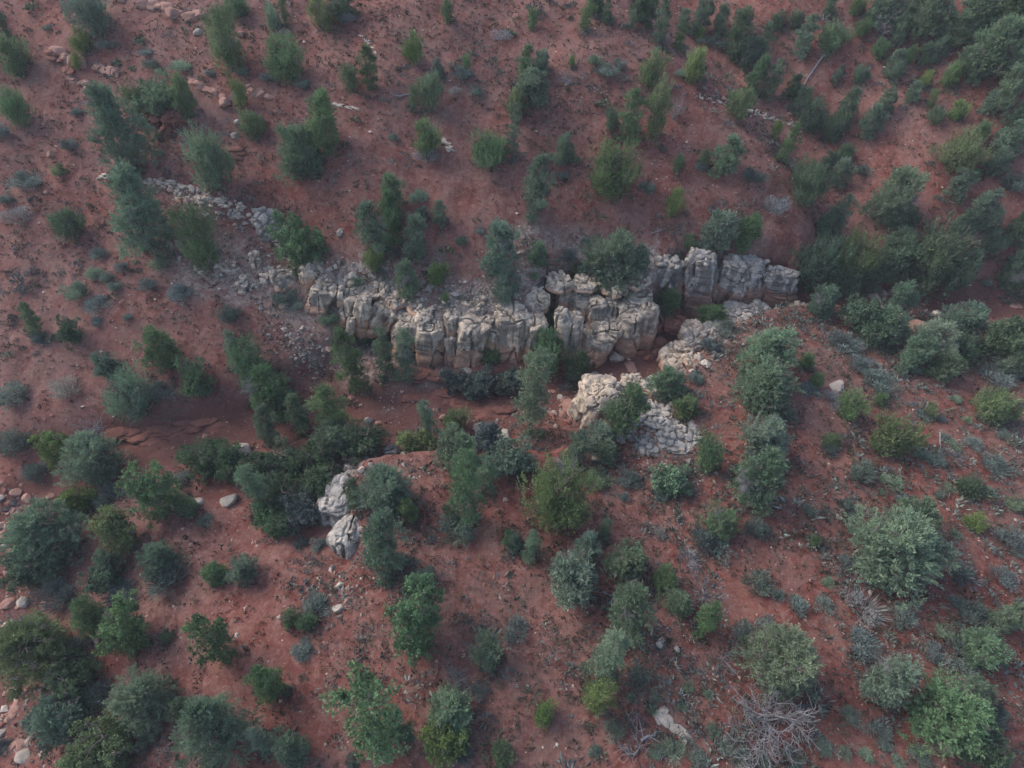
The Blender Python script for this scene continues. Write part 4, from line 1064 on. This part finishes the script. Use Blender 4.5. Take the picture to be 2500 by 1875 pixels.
TREES = '''217,30,90,90,Jb 545,95,95,130,Jg 196,101,46,50,Jy 185,147,24,34,Jy 28,138,65,82,Jg 4,58,30,70,Jd 36,262,57,72,Jg 265,112,46,40,Ss 119,70,28,24,Ss 581,229,36,58,Jy 290,316,118,180,Cb 383,229,100,72,Ob
446,236,52,90,Cg 326,250,48,75,Jo 512,389,100,125,Jb 615,305,55,58,Jo 340,520,125,195,Cb 172,356,40,52,Sk 9,325,40,70,Ss 190,277,32,26,Sk 347,100,40,30,Pp 358,130,42,24,Ss 580,12,50,40,Jg 80,20,36,30,Pp 72,443,80,50,Ss
150,420,34,60,So 326,165,25,40,Pp 290,155,30,14,Pp 371,160,46,36,Ss 443,165,60,28,Sp 515,182,26,26,Ss 597,178,36,40,Ss 665,42,42,52,Jp 692,22,22,54,Jg 773,24,42,60,Jo 797,44,32,52,Jo 831,12,62,44,Cb 852,46,45,44,Sl
1007,116,48,60,Jy 1090,28,32,50,Jg 692,145,92,90,Jg 692,84,32,38,Sl 659,192,50,36,Ss 740,207,44,34,Ss 852,190,44,58,Jg 900,166,50,88,Cg 786,300,84,126,Cg 728,374,100,112,Cb 1048,222,58,74,Jb 1010,240,24,54,Jg 1127,185,54,46,Ss
1138,156,22,44,Jg 1069,166,24,40,Cp 1106,223,40,30,Sl 1040,335,60,74,Jg 1043,386,58,48,Sl 960,338,28,28,Ss 1192,362,88,72,Jg 1254,320,34,120,Cb 1282,160,44,84,Cg 1321,154,40,50,Cb 1300,217,78,70,Cb 1258,250,54,60,Jo 1165,226,36,32,Ss
955,480,60,95,Cg 1024,482,54,48,Sb 1226,93,52,34,Sl 1247,80,34,36,Pp 867,290,30,36,Pp 1300,44,28,44,Jg 1433,42,32,58,Jg 1460,14,36,40,Cd 1482,28,26,48,Cb 1543,46,18,36,Jp 1448,150,36,46,Sb 1511,160,32,46,Ss 1478,176,66,36,Ss
1397,150,16,26,Jy 1397,193,60,52,Dl2 1594,168,62,70,Jo 1701,160,60,68,Jy 1661,182,36,28,Ss 1541,285,58,108,Cg 1493,292,36,52,Jd 1607,270,62,118,Jo 1644,277,36,90,Dl1 1475,250,32,34,Pp 1378,365,42,66,Cb 1336,385,38,28,Sp 1402,391,36,34,Sb
1376,428,34,34,Ss 1496,422,108,120,Jg 1655,400,28,42,Jg 1722,388,26,40,Jg 1710,410,36,28,Ss 1777,379,66,84,Cb 1837,434,58,62,Sk 1577,461,46,46,Ss 1650,496,44,66,Jy 1807,250,62,60,Jo 1617,54,40,84,Cb 1577,20,60,50,Cd 1671,48,32,42,Cb
1716,39,42,74,Cb 1662,88,28,50,Cg 1710,84,26,28,Jy 1807,84,62,100,Cd 1831,130,40,66,Cb 1867,105,36,78,Cb 1852,184,46,78,Cg 1890,196,36,84,Cb 1730,102,60,24,Sk 1752,110,60,34,Sk 1312,455,72,130,Cb 1886,505,66,80,Sl 2033,93,62,58,Jg
2105,66,36,38,Jg 2144,80,46,70,Dl1 1966,90,46,88,Cb 1900,51,34,32,Jd 1945,48,36,36,Jd 2027,15,30,42,Cb 2093,15,36,36,Jg 2165,20,66,56,Cb 2132,36,32,40,Cd 2210,40,36,66,Cb 2271,36,80,80,Cb 2250,5,60,40,Cd 2346,72,60,66,Cb 2382,21,32,34,Cb
2322,90,50,50,Cb 2430,112,104,112,Cb 2449,60,30,34,Cd 2292,124,34,54,Cb 2187,160,40,64,Cb 2220,138,30,44,Jg 2102,182,38,36,Jb 2048,181,20,40,Cb 2262,193,32,36,Jy 2328,181,48,52,Jg 2232,226,34,46,Cb 2277,241,20,40,Jg 2339,268,38,40,Jy
2286,282,36,36,Jb 2075,256,40,70,Cb 2042,310,50,62,Jd 2165,250,36,56,Cb 2130,296,50,70,Cb 1988,283,68,70,Jd 1940,212,36,50,Cd 1927,350,38,84,Cg 1897,316,26,38,Jy 1930,271,36,50,Sk 1979,443,88,92,Jd 2054,420,46,60,Cp 2063,377,40,46,Jd
2190,480,96,120,Cb 2200,525,70,60,Jd 2352,365,98,80,Jo 2343,452,48,68,Cb 2382,428,32,28,Jg 2404,520,66,100,Cb 2428,587,56,56,Jb 2358,547,44,54,Cb 2461,223,60,100,Cb 2467,340,60,80,Cb 2490,110,50,90,Cd 2443,262,44,40,Ss 2467,452,66,80,Sk
2190,416,30,26,Pp 2100,420,40,50,Sk 163,547,68,68,Jd 482,580,92,128,Jg 51,530,76,50,Sl 18,487,36,50,Ss 250,622,50,40,Ss 392,644,46,44,Sp 298,656,38,40,Ss 232,670,48,42,Sp 193,713,60,62,Sp 286,700,36,44,Ss 262,677,40,40,Ss 238,743,66,34,Ss
362,698,48,48,Ss 440,720,60,70,Ss 563,768,54,80,Sk 313,775,26,24,Ss 241,785,36,26,Ss 75,780,36,76,Cg 98,825,34,60,Sk 169,803,54,56,Od 142,822,40,44,Pp 388,853,72,98,Cg 262,894,56,66,Cb 313,965,104,110,Jb 172,948,72,66,Sl 38,962,92,66,Ss
398,956,70,66,Sk 473,920,76,86,Og 572,858,40,90,Cb 615,890,90,110,Jg 653,953,100,120,Cg 647,1040,56,90,Cb 725,1010,56,100,Cb 807,1010,80,120,Cg 813,1075,90,90,Cb 855,882,72,140,Cg 936,860,46,105,Cb 988,865,52,112,Cb 890,822,36,40,Jd
728,590,108,116,Og 906,560,78,130,Cb 957,540,58,130,Cg 912,632,44,48,Jy 1012,580,62,100,Cp 960,614,46,46,Ss 1072,520,34,56,Cb 1031,526,32,34,Cb 1220,612,86,126,Cb 1065,668,50,52,Jy 991,683,54,82,Cb 870,690,44,36,Sb 1235,707,62,66,Jp
801,780,52,50,Sb 720,743,54,38,Ss 692,725,60,40,Sk 1126,592,36,38,Sb 1090,613,40,24,Pp 1171,565,32,24,Ss 1087,728,18,24,Jy 1199,867,52,44,Jg 1342,861,80,100,Jg 1409,894,60,76,Cd 1110,925,70,50,Ok 1170,935,80,60,Ok 1235,930,66,60,Ok
1300,965,82,190,Cp 1502,645,130,140,Cb 1440,690,70,90,Cb 1560,640,60,80,Cb 1385,630,46,56,Sk 1400,665,36,36,Jo 1312,620,46,52,Cb 1303,677,30,34,Sb 1345,716,26,34,Cg 1342,795,40,50,Jg 1352,762,30,40,Cg 1433,592,34,32,Ss 1683,590,34,34,Jg 1755,565,76,90,Cp 1828,568,58,84,Cg
1650,635,36,34,Cg 1632,735,58,56,Cg 1737,773,62,36,Cg 1630,935,76,58,Cb 1697,925,40,40,Ss 1731,840,50,60,Sk 1770,806,60,50,Ss 1876,860,120,100,Cp 1865,945,120,105,Cb 1872,1075,110,90,Cp 1855,1165,110,140,Cb 1897,930,56,70,Jg 1915,1010,50,64,Ss
1995,640,110,120,Jd 2085,630,90,110,Jo 2065,675,70,60,Cb 2010,735,60,70,Cb 2292,640,150,160,Jd 2348,655,70,90,Cb 2187,628,76,112,Cb 2050,525,50,90,Cb 2018,550,40,60,Cd 2205,731,60,80,Cb 2130,775,120,54,Od 2175,795,80,54,Cb 2358,786,90,84,Cb
2275,828,90,80,Cp 2310,891,70,60,Cb 2240,860,60,90,Cb 2352,850,80,60,Jd 2461,830,110,110,Od 2057,837,90,40,Sk 2153,843,74,34,Sk 2431,915,105,54,Ss 2480,890,60,60,Cb 2090,890,60,60,Ss 2217,895,50,50,Ss 2140,930,90,60,Ss 1970,882,34,40,Jg 1995,930,32,36,Jg
1970,950,50,40,Ss 2470,683,60,50,Jd 42,1080,86,104,Sk 133,1090,72,92,Oy 226,1116,116,120,Cp 88,1152,66,50,Sk 181,1225,80,78,Oy 371,1200,105,126,Og 452,1236,44,54,Cg 280,1297,92,100,Oo 271,1210,80,60,Sk 100,1310,150,130,Cb 80,1375,110,80,Od
500,1270,42,30,Ss 506,1113,105,90,Od 455,1110,40,50,Od 560,1130,70,80,Od 449,1165,50,40,Ss 621,1190,60,115,Cb 591,1390,62,64,Cp 524,1400,54,52,Cg 383,1366,76,60,Cb 413,1410,100,80,Sk 259,1393,90,50,Od 680,1130,100,95,Od 760,1120,100,95,Od
790,1175,90,90,Od 700,1205,110,100,Od 745,1245,90,80,Ok 650,1255,70,60,Og 680,1285,60,60,Od 630,1140,80,80,Od 891,1077,105,40,Od 1042,1025,40,90,Cb 1108,1028,66,66,Jo 1012,1080,84,70,Oo 1114,1100,86,100,Cb 1247,1110,110,90,Ob 1193,1065,70,60,Ok
1132,1190,80,160,Cg 1187,1160,50,90,Cb 1117,1290,100,84,Ss 945,1195,120,120,Cb 930,1330,100,140,Cb 862,1200,44,60,Cd 1000,1250,40,60,Oo 982,1381,76,60,Sk 1042,1405,60,70,Ss 1247,1315,40,42,Cg 819,1263,50,30,Sb 735,1327,36,36,Sk 780,1330,40,40,Ss
1526,1000,90,125,Cg 1462,1068,70,50,Cp 1412,1095,56,80,Cb 1481,1100,50,60,Cb 1367,1215,150,160,Jo 1728,1107,66,90,Jg 1457,1170,66,58,Sb 1535,1170,60,62,Ss 1638,1167,86,76,Ob 1614,1212,44,36,Ss 1523,1213,30,30,Ss 1674,992,52,54,Co 1764,1270,80,84,Jg
1722,1312,100,90,Sk 1843,1288,66,90,Sk 1677,1363,60,50,Sl 1475,1291,30,50,Cb 1300,1333,40,62,Cb 1254,1324,36,44,Cb 1433,1336,56,70,Cp 1395,1405,120,120,Cp 1530,1372,90,90,Cb 1623,1415,54,60,Cg 1614,1303,36,36,Sl 2080,990,66,64,Jg 2042,980,66,56,Sl
2185,1064,94,92,Jo 2153,972,32,34,Jg 2437,992,86,80,Jo 2274,1000,34,36,Jo 2030,1077,44,34,Jo 2022,1098,50,36,Ss 2103,1150,68,82,Ss 2422,1137,72,54,Ss 2274,1118,60,36,Ss 2370,1080,48,36,Ss 2367,1188,58,46,Jd 2382,1273,46,42,Jy 2240,1260,80,90,Cp
2190,1340,180,175,Cp 2260,1360,90,110,Cp 2458,1320,82,84,Ss 2063,1230,36,60,Sk 2075,1266,40,40,Ss 1972,1248,36,34,Ss 2328,1302,32,28,Sp 2343,1397,62,56,Sk 2443,1405,70,50,Ss 78,1580,160,130,Co 298,1530,104,124,Og 220,1505,70,90,Cg 150,1450,100,100,Sk
300,1450,76,60,Sk 518,1570,86,112,Og 350,1715,126,132,Cp 515,1775,150,175,Cb 455,1735,60,80,Cd 142,1755,116,92,Cb 256,1820,165,115,Oo 193,1592,90,80,Sk 181,1660,120,90,Od 241,1690,80,70,Sk 362,1800,60,70,Sk 9,1820,40,60,Sk 650,1665,66,84,Cg
407,1556,26,26,Jg 641,1810,44,84,Cp 707,1830,80,90,Cb 1010,1512,138,155,Og 909,1742,150,200,Og 1100,1735,100,100,Cp 1085,1812,100,84,Oy 1187,1586,70,78,Jb 1226,1842,58,60,Jg 1120,1652,60,50,Dl0 1172,1682,50,40,Ss 768,1478,74,52,Ss 710,1510,46,46,Jg
752,1517,42,42,Jg 1260,1530,70,70,Ss 1003,1432,40,40,Cg 741,1583,60,40,Ss 990,1791,44,60,Od 861,1855,44,40,Sk 1130,1840,50,40,Sk 1535,1490,100,130,Cb 1656,1471,60,60,Cb 1731,1510,52,74,Cg 1722,1445,70,60,Dl2 1843,1420,80,80,Ss 1810,1540,72,54,Ss
1870,1525,60,40,Ss 1480,1605,80,120,Cp 1460,1700,72,88,Jy 1327,1743,54,58,Jy 1550,1650,70,60,Sk 1915,1610,165,150,Cp 1865,1745,165,165,Dl0 1767,1604,66,60,Dl2 1560,1810,110,80,Dl2 2175,1660,100,120,Cb 2320,1750,160,150,Cg 2385,1690,70,70,Cb
2420,1740,60,80,Sk 2405,1820,100,90,Od 2400,1583,90,90,Cb 2470,1508,66,90,Cb 2110,1480,100,70,Sl 2200,1500,70,50,Ss 2367,1505,90,80,Sk 2352,1570,80,70,Sk 2270,1590,60,50,Ss 2105,1568,90,50,Ss 1945,1475,56,40,Ss 2006,1471,50,34,Ss 2343,1634,80,50,Ss
2070,1745,50,50,Ss 2140,1780,60,60,Ss 2160,1820,32,36,Sp 2185,1855,36,40,Sp 2240,1845,60,50,Ss 2009,1818,50,40,Ss 2110,1842,40,36,Sp 2057,1833,36,34,Sp 1677,1676,32,30,Sp 1655,1720,30,32,Sp 1600,1700,36,30,Ss 1725,1690,28,44,Sp 1540,1700,26,30,Sp
1590,1730,28,26,Sp 1500,1780,60,60,Ss 1640,1820,60,44,Sp 1700,1850,60,50,Ss 1790,1830,80,60,Ss 1600,1830,44,44,Sp 1450,1830,36,50,Ss 1930,1850,60,40,Ss 1860,1860,50,36,Sp 1735,1780,40,40,Sp 2330,1470,40,36,Ss 2300,1540,50,40,Sp 2020,1420,36,34,Sp
1900,1450,36,30,Ss 2240,1110,32,26,Sp 2310,1072,36,28,Sp 2330,1090,28,26,Sp 1760,50,36,60,Cb 1960,245,36,54,Cb 2400,25,70,60,Cb 2465,25,80,70,Cd 2305,55,50,60,Cb 2385,150,60,70,Cb 2485,180,60,80,Cb 2425,250,40,44,Cb 2492,285,50,80,Cd 2440,395,50,60,Cb 2490,560,50,80,Cd 2200,75,40,60,Cb 2480,640,40,50,Cb 2260,130,30,44,Cb 2395,320,40,44,Jg 2150,120,36,40,Jg 2020,400,36,50,Cd 2120,690,50,50,Cb 2400,690,40,30,Ss 2450,1060,40,26,Ss 2330,975,30,28,Sp 2250,1012,40,28,Ss 2290,1020,34,28,Ss 2360,1025,26,24,Sp 2470,1230,50,44,Sp 2410,1200,40,30,Sp 2310,1190,36,26,Sp
2175,1180,60,22,Sp 2150,1200,22,22,Sp 2200,1215,36,30,Ss 2290,1205,30,40,Ss 1990,1320,26,30,Jg 2010,1350,34,40,Sl 2060,1370,44,34,Sk'''
for item in TREES.split():
    a = item.split(',')
    if a[4] == '--': continue
    cx, cy, w, h = map(float, a[:4])
    plant(cx, cy, w, h, a[4], HERO.get((int(cx), int(cy))))

# where several look alike, say what they stand next to
CUT = set('at in on of with beside under below near behind lying leaning half among by from standing perched alone overhanging beneath past beyond between next leading over crowning against uphill choking growing peeking fallen stepping lodged above to'.split())
LMK = []
for o in list(COL.objects):
    if o.parent is None and 'label' in o and ('group' not in o or o['label'] in set(HERO.values())):
        ws = o['label'].split()
        k_ = next((i for i, q in enumerate(ws) if q in CUT), len(ws))
        if 2 <= k_ <= 5: LMK.append((' '.join(ws[:k_]), o))
cnt = {}
for ph, o in LMK: cnt[ph] = cnt.get(ph, 0) + 1
LMK = [(ph, np.array(o.location), o) for ph, o in LMK if cnt[ph] == 1]
bylab = {}
for o in COL.objects:
    if o.parent is None and 'group' in o and o.get('category') in ('tree', 'shrub', 'cactus', 'dead tree'): bylab.setdefault(o['label'], []).append(o)
taken = set(bylab)
for lab, os_ in list(bylab.items()):
    if len(os_) < 2: continue
    core = lab.split(' on the ')[0].split(' in the ')[0].split(' along the ')[0].split(' at the ')[0].split(' beside the ')[0].split(' among the ')[0].split(' near the ')[0].split(' growing ')[0].split(' high ')[0].split(' midway ')[0]
    for o in os_[1:]:
        near = sorted((float(np.linalg.norm(np.array(o.location)[:2] - p[:2])), ph) for ph, p, q in LMK if q is not o)[:6]
        for dist_, ph in near:
            new = '%s close to the %s' % (core, ph)
            if dist_ < 11 and new not in taken and len(new.split()) <= 15:
                o['label'] = new; taken.add(new); break

# ------------------------------------------------------------------ fallen logs
def log(px0, px1, rad, label, name='fallen_log'):
    a, b = ground(*px0)[0], ground(*px1)[0]
    r = random.Random(int(px0[0]))
    m = [a + (b - a) * k / 5 + np.array([r.gauss(0, .08), r.gauss(0, .08), rad + .05]) for k in range(6)]
    segs = [(m[k] - a, m[k + 1] - a, rad * (1 - k * .13), rad * (1 - (k + 1) * .13)) for k in range(5)]
    for k in range(1, 5):
        e = m[k] + np.array([r.gauss(0, .5), r.gauss(0, .5), r.uniform(.1, .5)])
        segs.append((m[k] - a, e - a, rad * .4, rad * .1))
    V, Fq = tubes(segs, 6)
    add(name, mesh_np(name, V, Fq, M_DEAD), None, tuple(a), label=label, cat='log')


log((2021, 124), (1960, 211), .13, 'long thin dead trunk lying downhill from a green juniper beyond the gully')
log((967, 239), (1012, 237), .12, 'short bleached log beside two junipers on the hillside')
log((1588, 574), (1625, 560), .08, 'dead forked branch on red soil above the cliff')
log((1560, 1808), (1612, 1786), .10, 'dead forked limb reaching over sage near tan blocks')
log((1830, 1560), (1880, 1610), .07, 'crooked bare branch beside the bushy pale conifer')
log((2295, 1060), (2290, 1115), .07, 'bleached stick lying between pale sage clumps')

# ------------------------------------------------------------------ ground cover that nobody could count
def in_view(x, y, z, m=1.12):
    d = np.stack([x, y, z - CAMZ], -1)
    f = d @ CFN
    u = (d @ CRN) / f; v = (d @ CUN) / f
    return (f > 5) & (np.abs(u) < 1250 / FPX * m) & (np.abs(v) < 937.5 / FPX * m)


def scatter(n, seed, dens=None):
    r = np.random.default_rng(seed)
    x = r.uniform(-80, 80, n); y = r.uniform(-14, 105, n)
    z = gsample(x, y)
    k = in_view(x, y, z)
    if dens is not None: k &= r.random(n) < dens(x, y)
    slope = np.abs(gsample(x, y + .5) - gsample(x, y - .5)) + np.abs(gsample(x + .5, y) - gsample(x - .5, y))
    k &= slope < 1.6
    return x[k], y[k], z[k], r


def blades_cover(name, label, n, seed, nb, hgt, spread, width, cols, dens, lean=.5, extra=None):
    x, y, z, r = scatter(n, seed, dens)
    if extra is not None:
        x = np.concatenate([x, extra[0]]); y = np.concatenate([y, extra[1]]); z = gsample(x, y)
    N = len(x)
    s = r.lognormal(0, .42, N)
    c = cols[r.integers(len(cols), size=N)] * r.uniform(.7, 1.3, (N, 1))
    P = np.repeat(np.stack([x, y, z], 1), nb, 0)
    ss = np.repeat(s, nb)
    M_ = N * nb
    an = r.uniform(0, 2 * math.pi, M_); q = np.sqrt(r.random(M_))
    off = np.stack([np.cos(an), np.sin(an)], 1) * (q * spread * ss)[:, None] * (.75 + .35 * np.sin(an * 2 + np.repeat(x * 9, nb)))[:, None]
    P[:, :2] += off
    P[:, 2] += hgt * ss * (1 - q * q) * r.uniform(.1, .75, M_) - .02
    D = np.stack([np.cos(an) * q * lean, np.sin(an) * q * lean, np.full(M_, .65)], 1) + r.normal(0, .35, (M_, 3))
    V, Fq, _ = blades(P, D, hgt * ss * r.uniform(.35, .7, M_), width * ss ** .6 * r.uniform(.6, 1.3, M_), np.zeros(M_), r)
    cc = np.repeat(np.repeat(c, nb, 0) * r.uniform(.75, 1.25, (N * nb, 1)), 4, 0)
    me_ = mesh_np(name, V, Fq, M_COL, smooth_shade=False, cols=np.clip(cc, 0, 1))
    add(name, me_, label=label, cat='ground cover', kind='stuff')


def nowash(x, y):
    return (1 - gsample(x, y, GCH) * (1 - gsample(x, y, GMH)))


def d_tuft(x, y):
    return np.clip(.42 + .45 * fbm2(x * .12, y * .12, 3, 61) + .15 * gsample(x, y, GMF), .04, 1) * nowash(x, y)


def d_sage(x, y):
    px = gsample(x, y, GMF)
    return np.clip(.07 + .8 * px * smooth(-4, 14, x) + .75 * (fbm2(x * .16, y * .16, 3, 71) - .12), 0, 1) * nowash(x, y)


GREY = np.array([(.062, .075, .058), (.085, .10, .085), (.055, .062, .036), (.040, .050, .038), (.075, .062, .042), (.045, .04, .03)])
SAGE = 1.35 * np.array([(.125, .15, .135), (.10, .12, .115), (.085, .10, .095), (.075, .085, .06), (.145, .165, .14)])
blades_cover('dry_grass', 'small dull green and brown grass tufts dotting the red soil', 95000, 5, 10, .19, .15, .08, GREY, d_tuft)
blades_cover('low_herbs', 'low olive and grey herbs between the shrubs', 42000, 6, 13, .20, .24, .07, 1.15 * np.array([(.075, .082, .045), (.06, .066, .045), (.095, .10, .055), (.08, .075, .06)]), d_tuft)
blades_cover('sagebrush', 'small silvery sage clumps spread over the flat and slopes', 62000, 8, 24, .34, .28, .062, SAGE, d_sage, .9)
_b = np.array(BASES)
_r = np.random.default_rng(55)
_k = _r.integers(len(_b), size=900)
_a = _r.uniform(0, 6.28, 900); _q = _b[_k, 2] * _r.uniform(.55, 1.25, 900)
blades_cover('low_brush', 'dull slate and olive low brush hugging tree bases and filling hollows', 9000, 17, 64, .42, .40, .065, 1.5 * np.array([(.07, .085, .08), (.055, .068, .062), (.08, .09, .06), (.10, .105, .105), (.05, .06, .045)]),
             lambda x, y: np.clip(.02 + .45 * (fbm2(x * .1, y * .1, 3, 171) - .05) + .12 * gsample(x, y, GMF), 0, 1) * nowash(x, y), .9, (_b[_k, 0] + np.cos(_a) * _q, _b[_k, 1] + np.sin(_a) * _q))
blades_cover('yellow_flowers', 'sprinkled yellow-flowering herbs on the sage flat', 1800, 12, 14, .16, .14, .05, np.array([(.22, .20, .03), (.13, .15, .04)]), lambda x, y: .22 * gsample(x, y, GMF) * (x > 0))


def stones_cover(name, label, x, y, z, r, size, cols):
    N = len(x)
    V0 = np.array([(1, 0, 0), (-1, 0, 0), (0, 1, 0), (0, -1, 0), (0, 0, 1), (0, 0, -1), (.7, .7, .3), (-.7, .6, .4)], float)[:6]
    F0 = np.array([(0, 2, 4), (2, 1, 4), (1, 3, 4), (3, 0, 4), (2, 0, 5), (1, 2, 5), (3, 1, 5), (0, 3, 5)])
    s = size * r.lognormal(-.1, .6, N)
    a = r.uniform(0, 6.28, N)
    V = V0[None] * r.uniform(.55, 1.2, (N, 6, 1)) * s[:, None, None] * np.array([1, .8, .6])
    ca, sa = np.cos(a)[:, None], np.sin(a)[:, None]
    X = V[..., 0] * ca - V[..., 1] * sa + x[:, None]; Y = V[..., 0] * sa + V[..., 1] * ca + y[:, None]; Z = V[..., 2] + z[:, None] + s[:, None] * .15
    Fq = (F0[None] + (np.arange(N) * 6)[:, None, None]).reshape(-1, 3)
    c = cols[r.integers(len(cols), size=N)] * r.uniform(.7, 1.25, (N, 1))
    me_ = mesh_np(name, np.stack([X, Y, Z], -1).reshape(-1, 3), Fq, M_COL, smooth_shade=False, cols=np.clip(np.repeat(c, 6, 0), 0, 1))
    add(name, me_, label=label, cat='stones', kind='stuff')


x, y, z, r = scatter(60000, 14, lambda x, y: np.clip(.4 + .5 * fbm2(x * .1, y * .1, 3, 91), .08, 1))
stones_cover('pebbles', 'pale and reddish pebbles strewn over the red soil', x, y, z, r, .055, np.array([(.45, .33, .27), (.38, .24, .19), (.50, .42, .35), (.30, .15, .11)]))
x, y, z, r = scatter(70000, 15, lambda x, y: np.clip(gsample(x, y, GCH) * (1 - gsample(x, y, GMH)) * (1 - gsample(x, y, GMF)) * (.35 + .6 * fbm2(x * .3, y * .3, 2, 5)), 0, 1))
stones_cover('wash_gravel', 'reddish gravel and cobbles on the bed of the dry wash', x, y, z, r, .10, np.array([(.26, .13, .10), (.20, .095, .075), (.34, .22, .18), (.38, .29, .24), (.14, .07, .055)]))
# limestone rubble: along the rim, the talus below the cliff end, round the mound, over the western outcrop
RUB = []
rr = np.random.default_rng(21)
for (x0, y0, x1, y1, sd, n) in [(640, 560, 760, 640, 18, 260), (760, 660, 1000, 700, 22, 420), (980, 700, 1240, 720, 20, 460), (1240, 700, 1380, 690, 18, 160), (680, 800, 780, 900, 26, 380), (400, 480, 600, 560, 20, 240),
                                (450, 600, 640, 700, 26, 200), (1560, 1010, 1700, 1120, 30, 420), (1660, 900, 1880, 800, 16, 240), (1250, 400, 1700, 480, 40, 120), (330, 435, 560, 500, 10, 200), (1700, 235, 1960, 310, 12, 160),
                                (2060, 720, 2240, 740, 16, 140), (860, 1150, 1060, 1150, 12, 90), (800, 1420, 870, 1440, 24, 90), (1500, 1120, 1720, 1180, 26, 160), (1200, 990, 1420, 1010, 22, 160), (20, 1200, 60, 1850, 40, 500)]:
    for k in range(n):
        t_ = rr.random()
        g, _t = ground(x0 + (x1 - x0) * t_ + rr.normal() * sd, y0 + (y1 - y0) * t_ + rr.normal() * sd * .8)
        RUB.append(g)
RUB = np.array(RUB)
xx, yy, zz_, r4 = scatter(60000, 33, lambda x, y: gsample(x, y, GRK))
RUB = np.vstack([RUB, np.stack([xx, yy, zz_], 1)])
stones_cover('limestone_rubble', 'broken pale rubble along the cliff rim and around the outcrops', RUB[:, 0], RUB[:, 1], RUB[:, 2], rr, .13, np.array([(.40, .345, .29), (.27, .24, .21), (.17, .15, .135), (.33, .22, .175), (.20, .15, .125)]))


# ------------------------------------------------------------------ thin evening haze: one closed box of even air round everything
hz = bpy.data.materials.new('haze_air'); hz.use_nodes = True
for n_ in list(hz.node_tree.nodes):
    if n_.type != 'OUTPUT_MATERIAL': hz.node_tree.nodes.remove(n_)
pv = hz.node_tree.nodes.new('ShaderNodeVolumePrincipled')
pv.inputs['Color'].default_value = (.86, .90, 1.0, 1)
pv.inputs['Density'].default_value = .0005
hz.node_tree.links.new(pv.outputs[0], hz.node_tree.nodes['Material Output'].inputs['Volume'])
hb = bmesh.new(); bmesh.ops.create_cube(hb, size=1)
hm = bpy.data.meshes.new('haze'); hb.to_mesh(hm); hb.free(); hm.materials.append(hz)
zlo, zhi = float(ZZ.min()) - 1, max(float(ZZ.max()) + 8, CAMZ + 2)
add('haze', hm, None, (0, 40, (zlo + zhi) / 2), (0, 0, 0), (2300, 2300, zhi - zlo), label='thin bluish evening haze over the valley', cat='haze', kind='stuff')
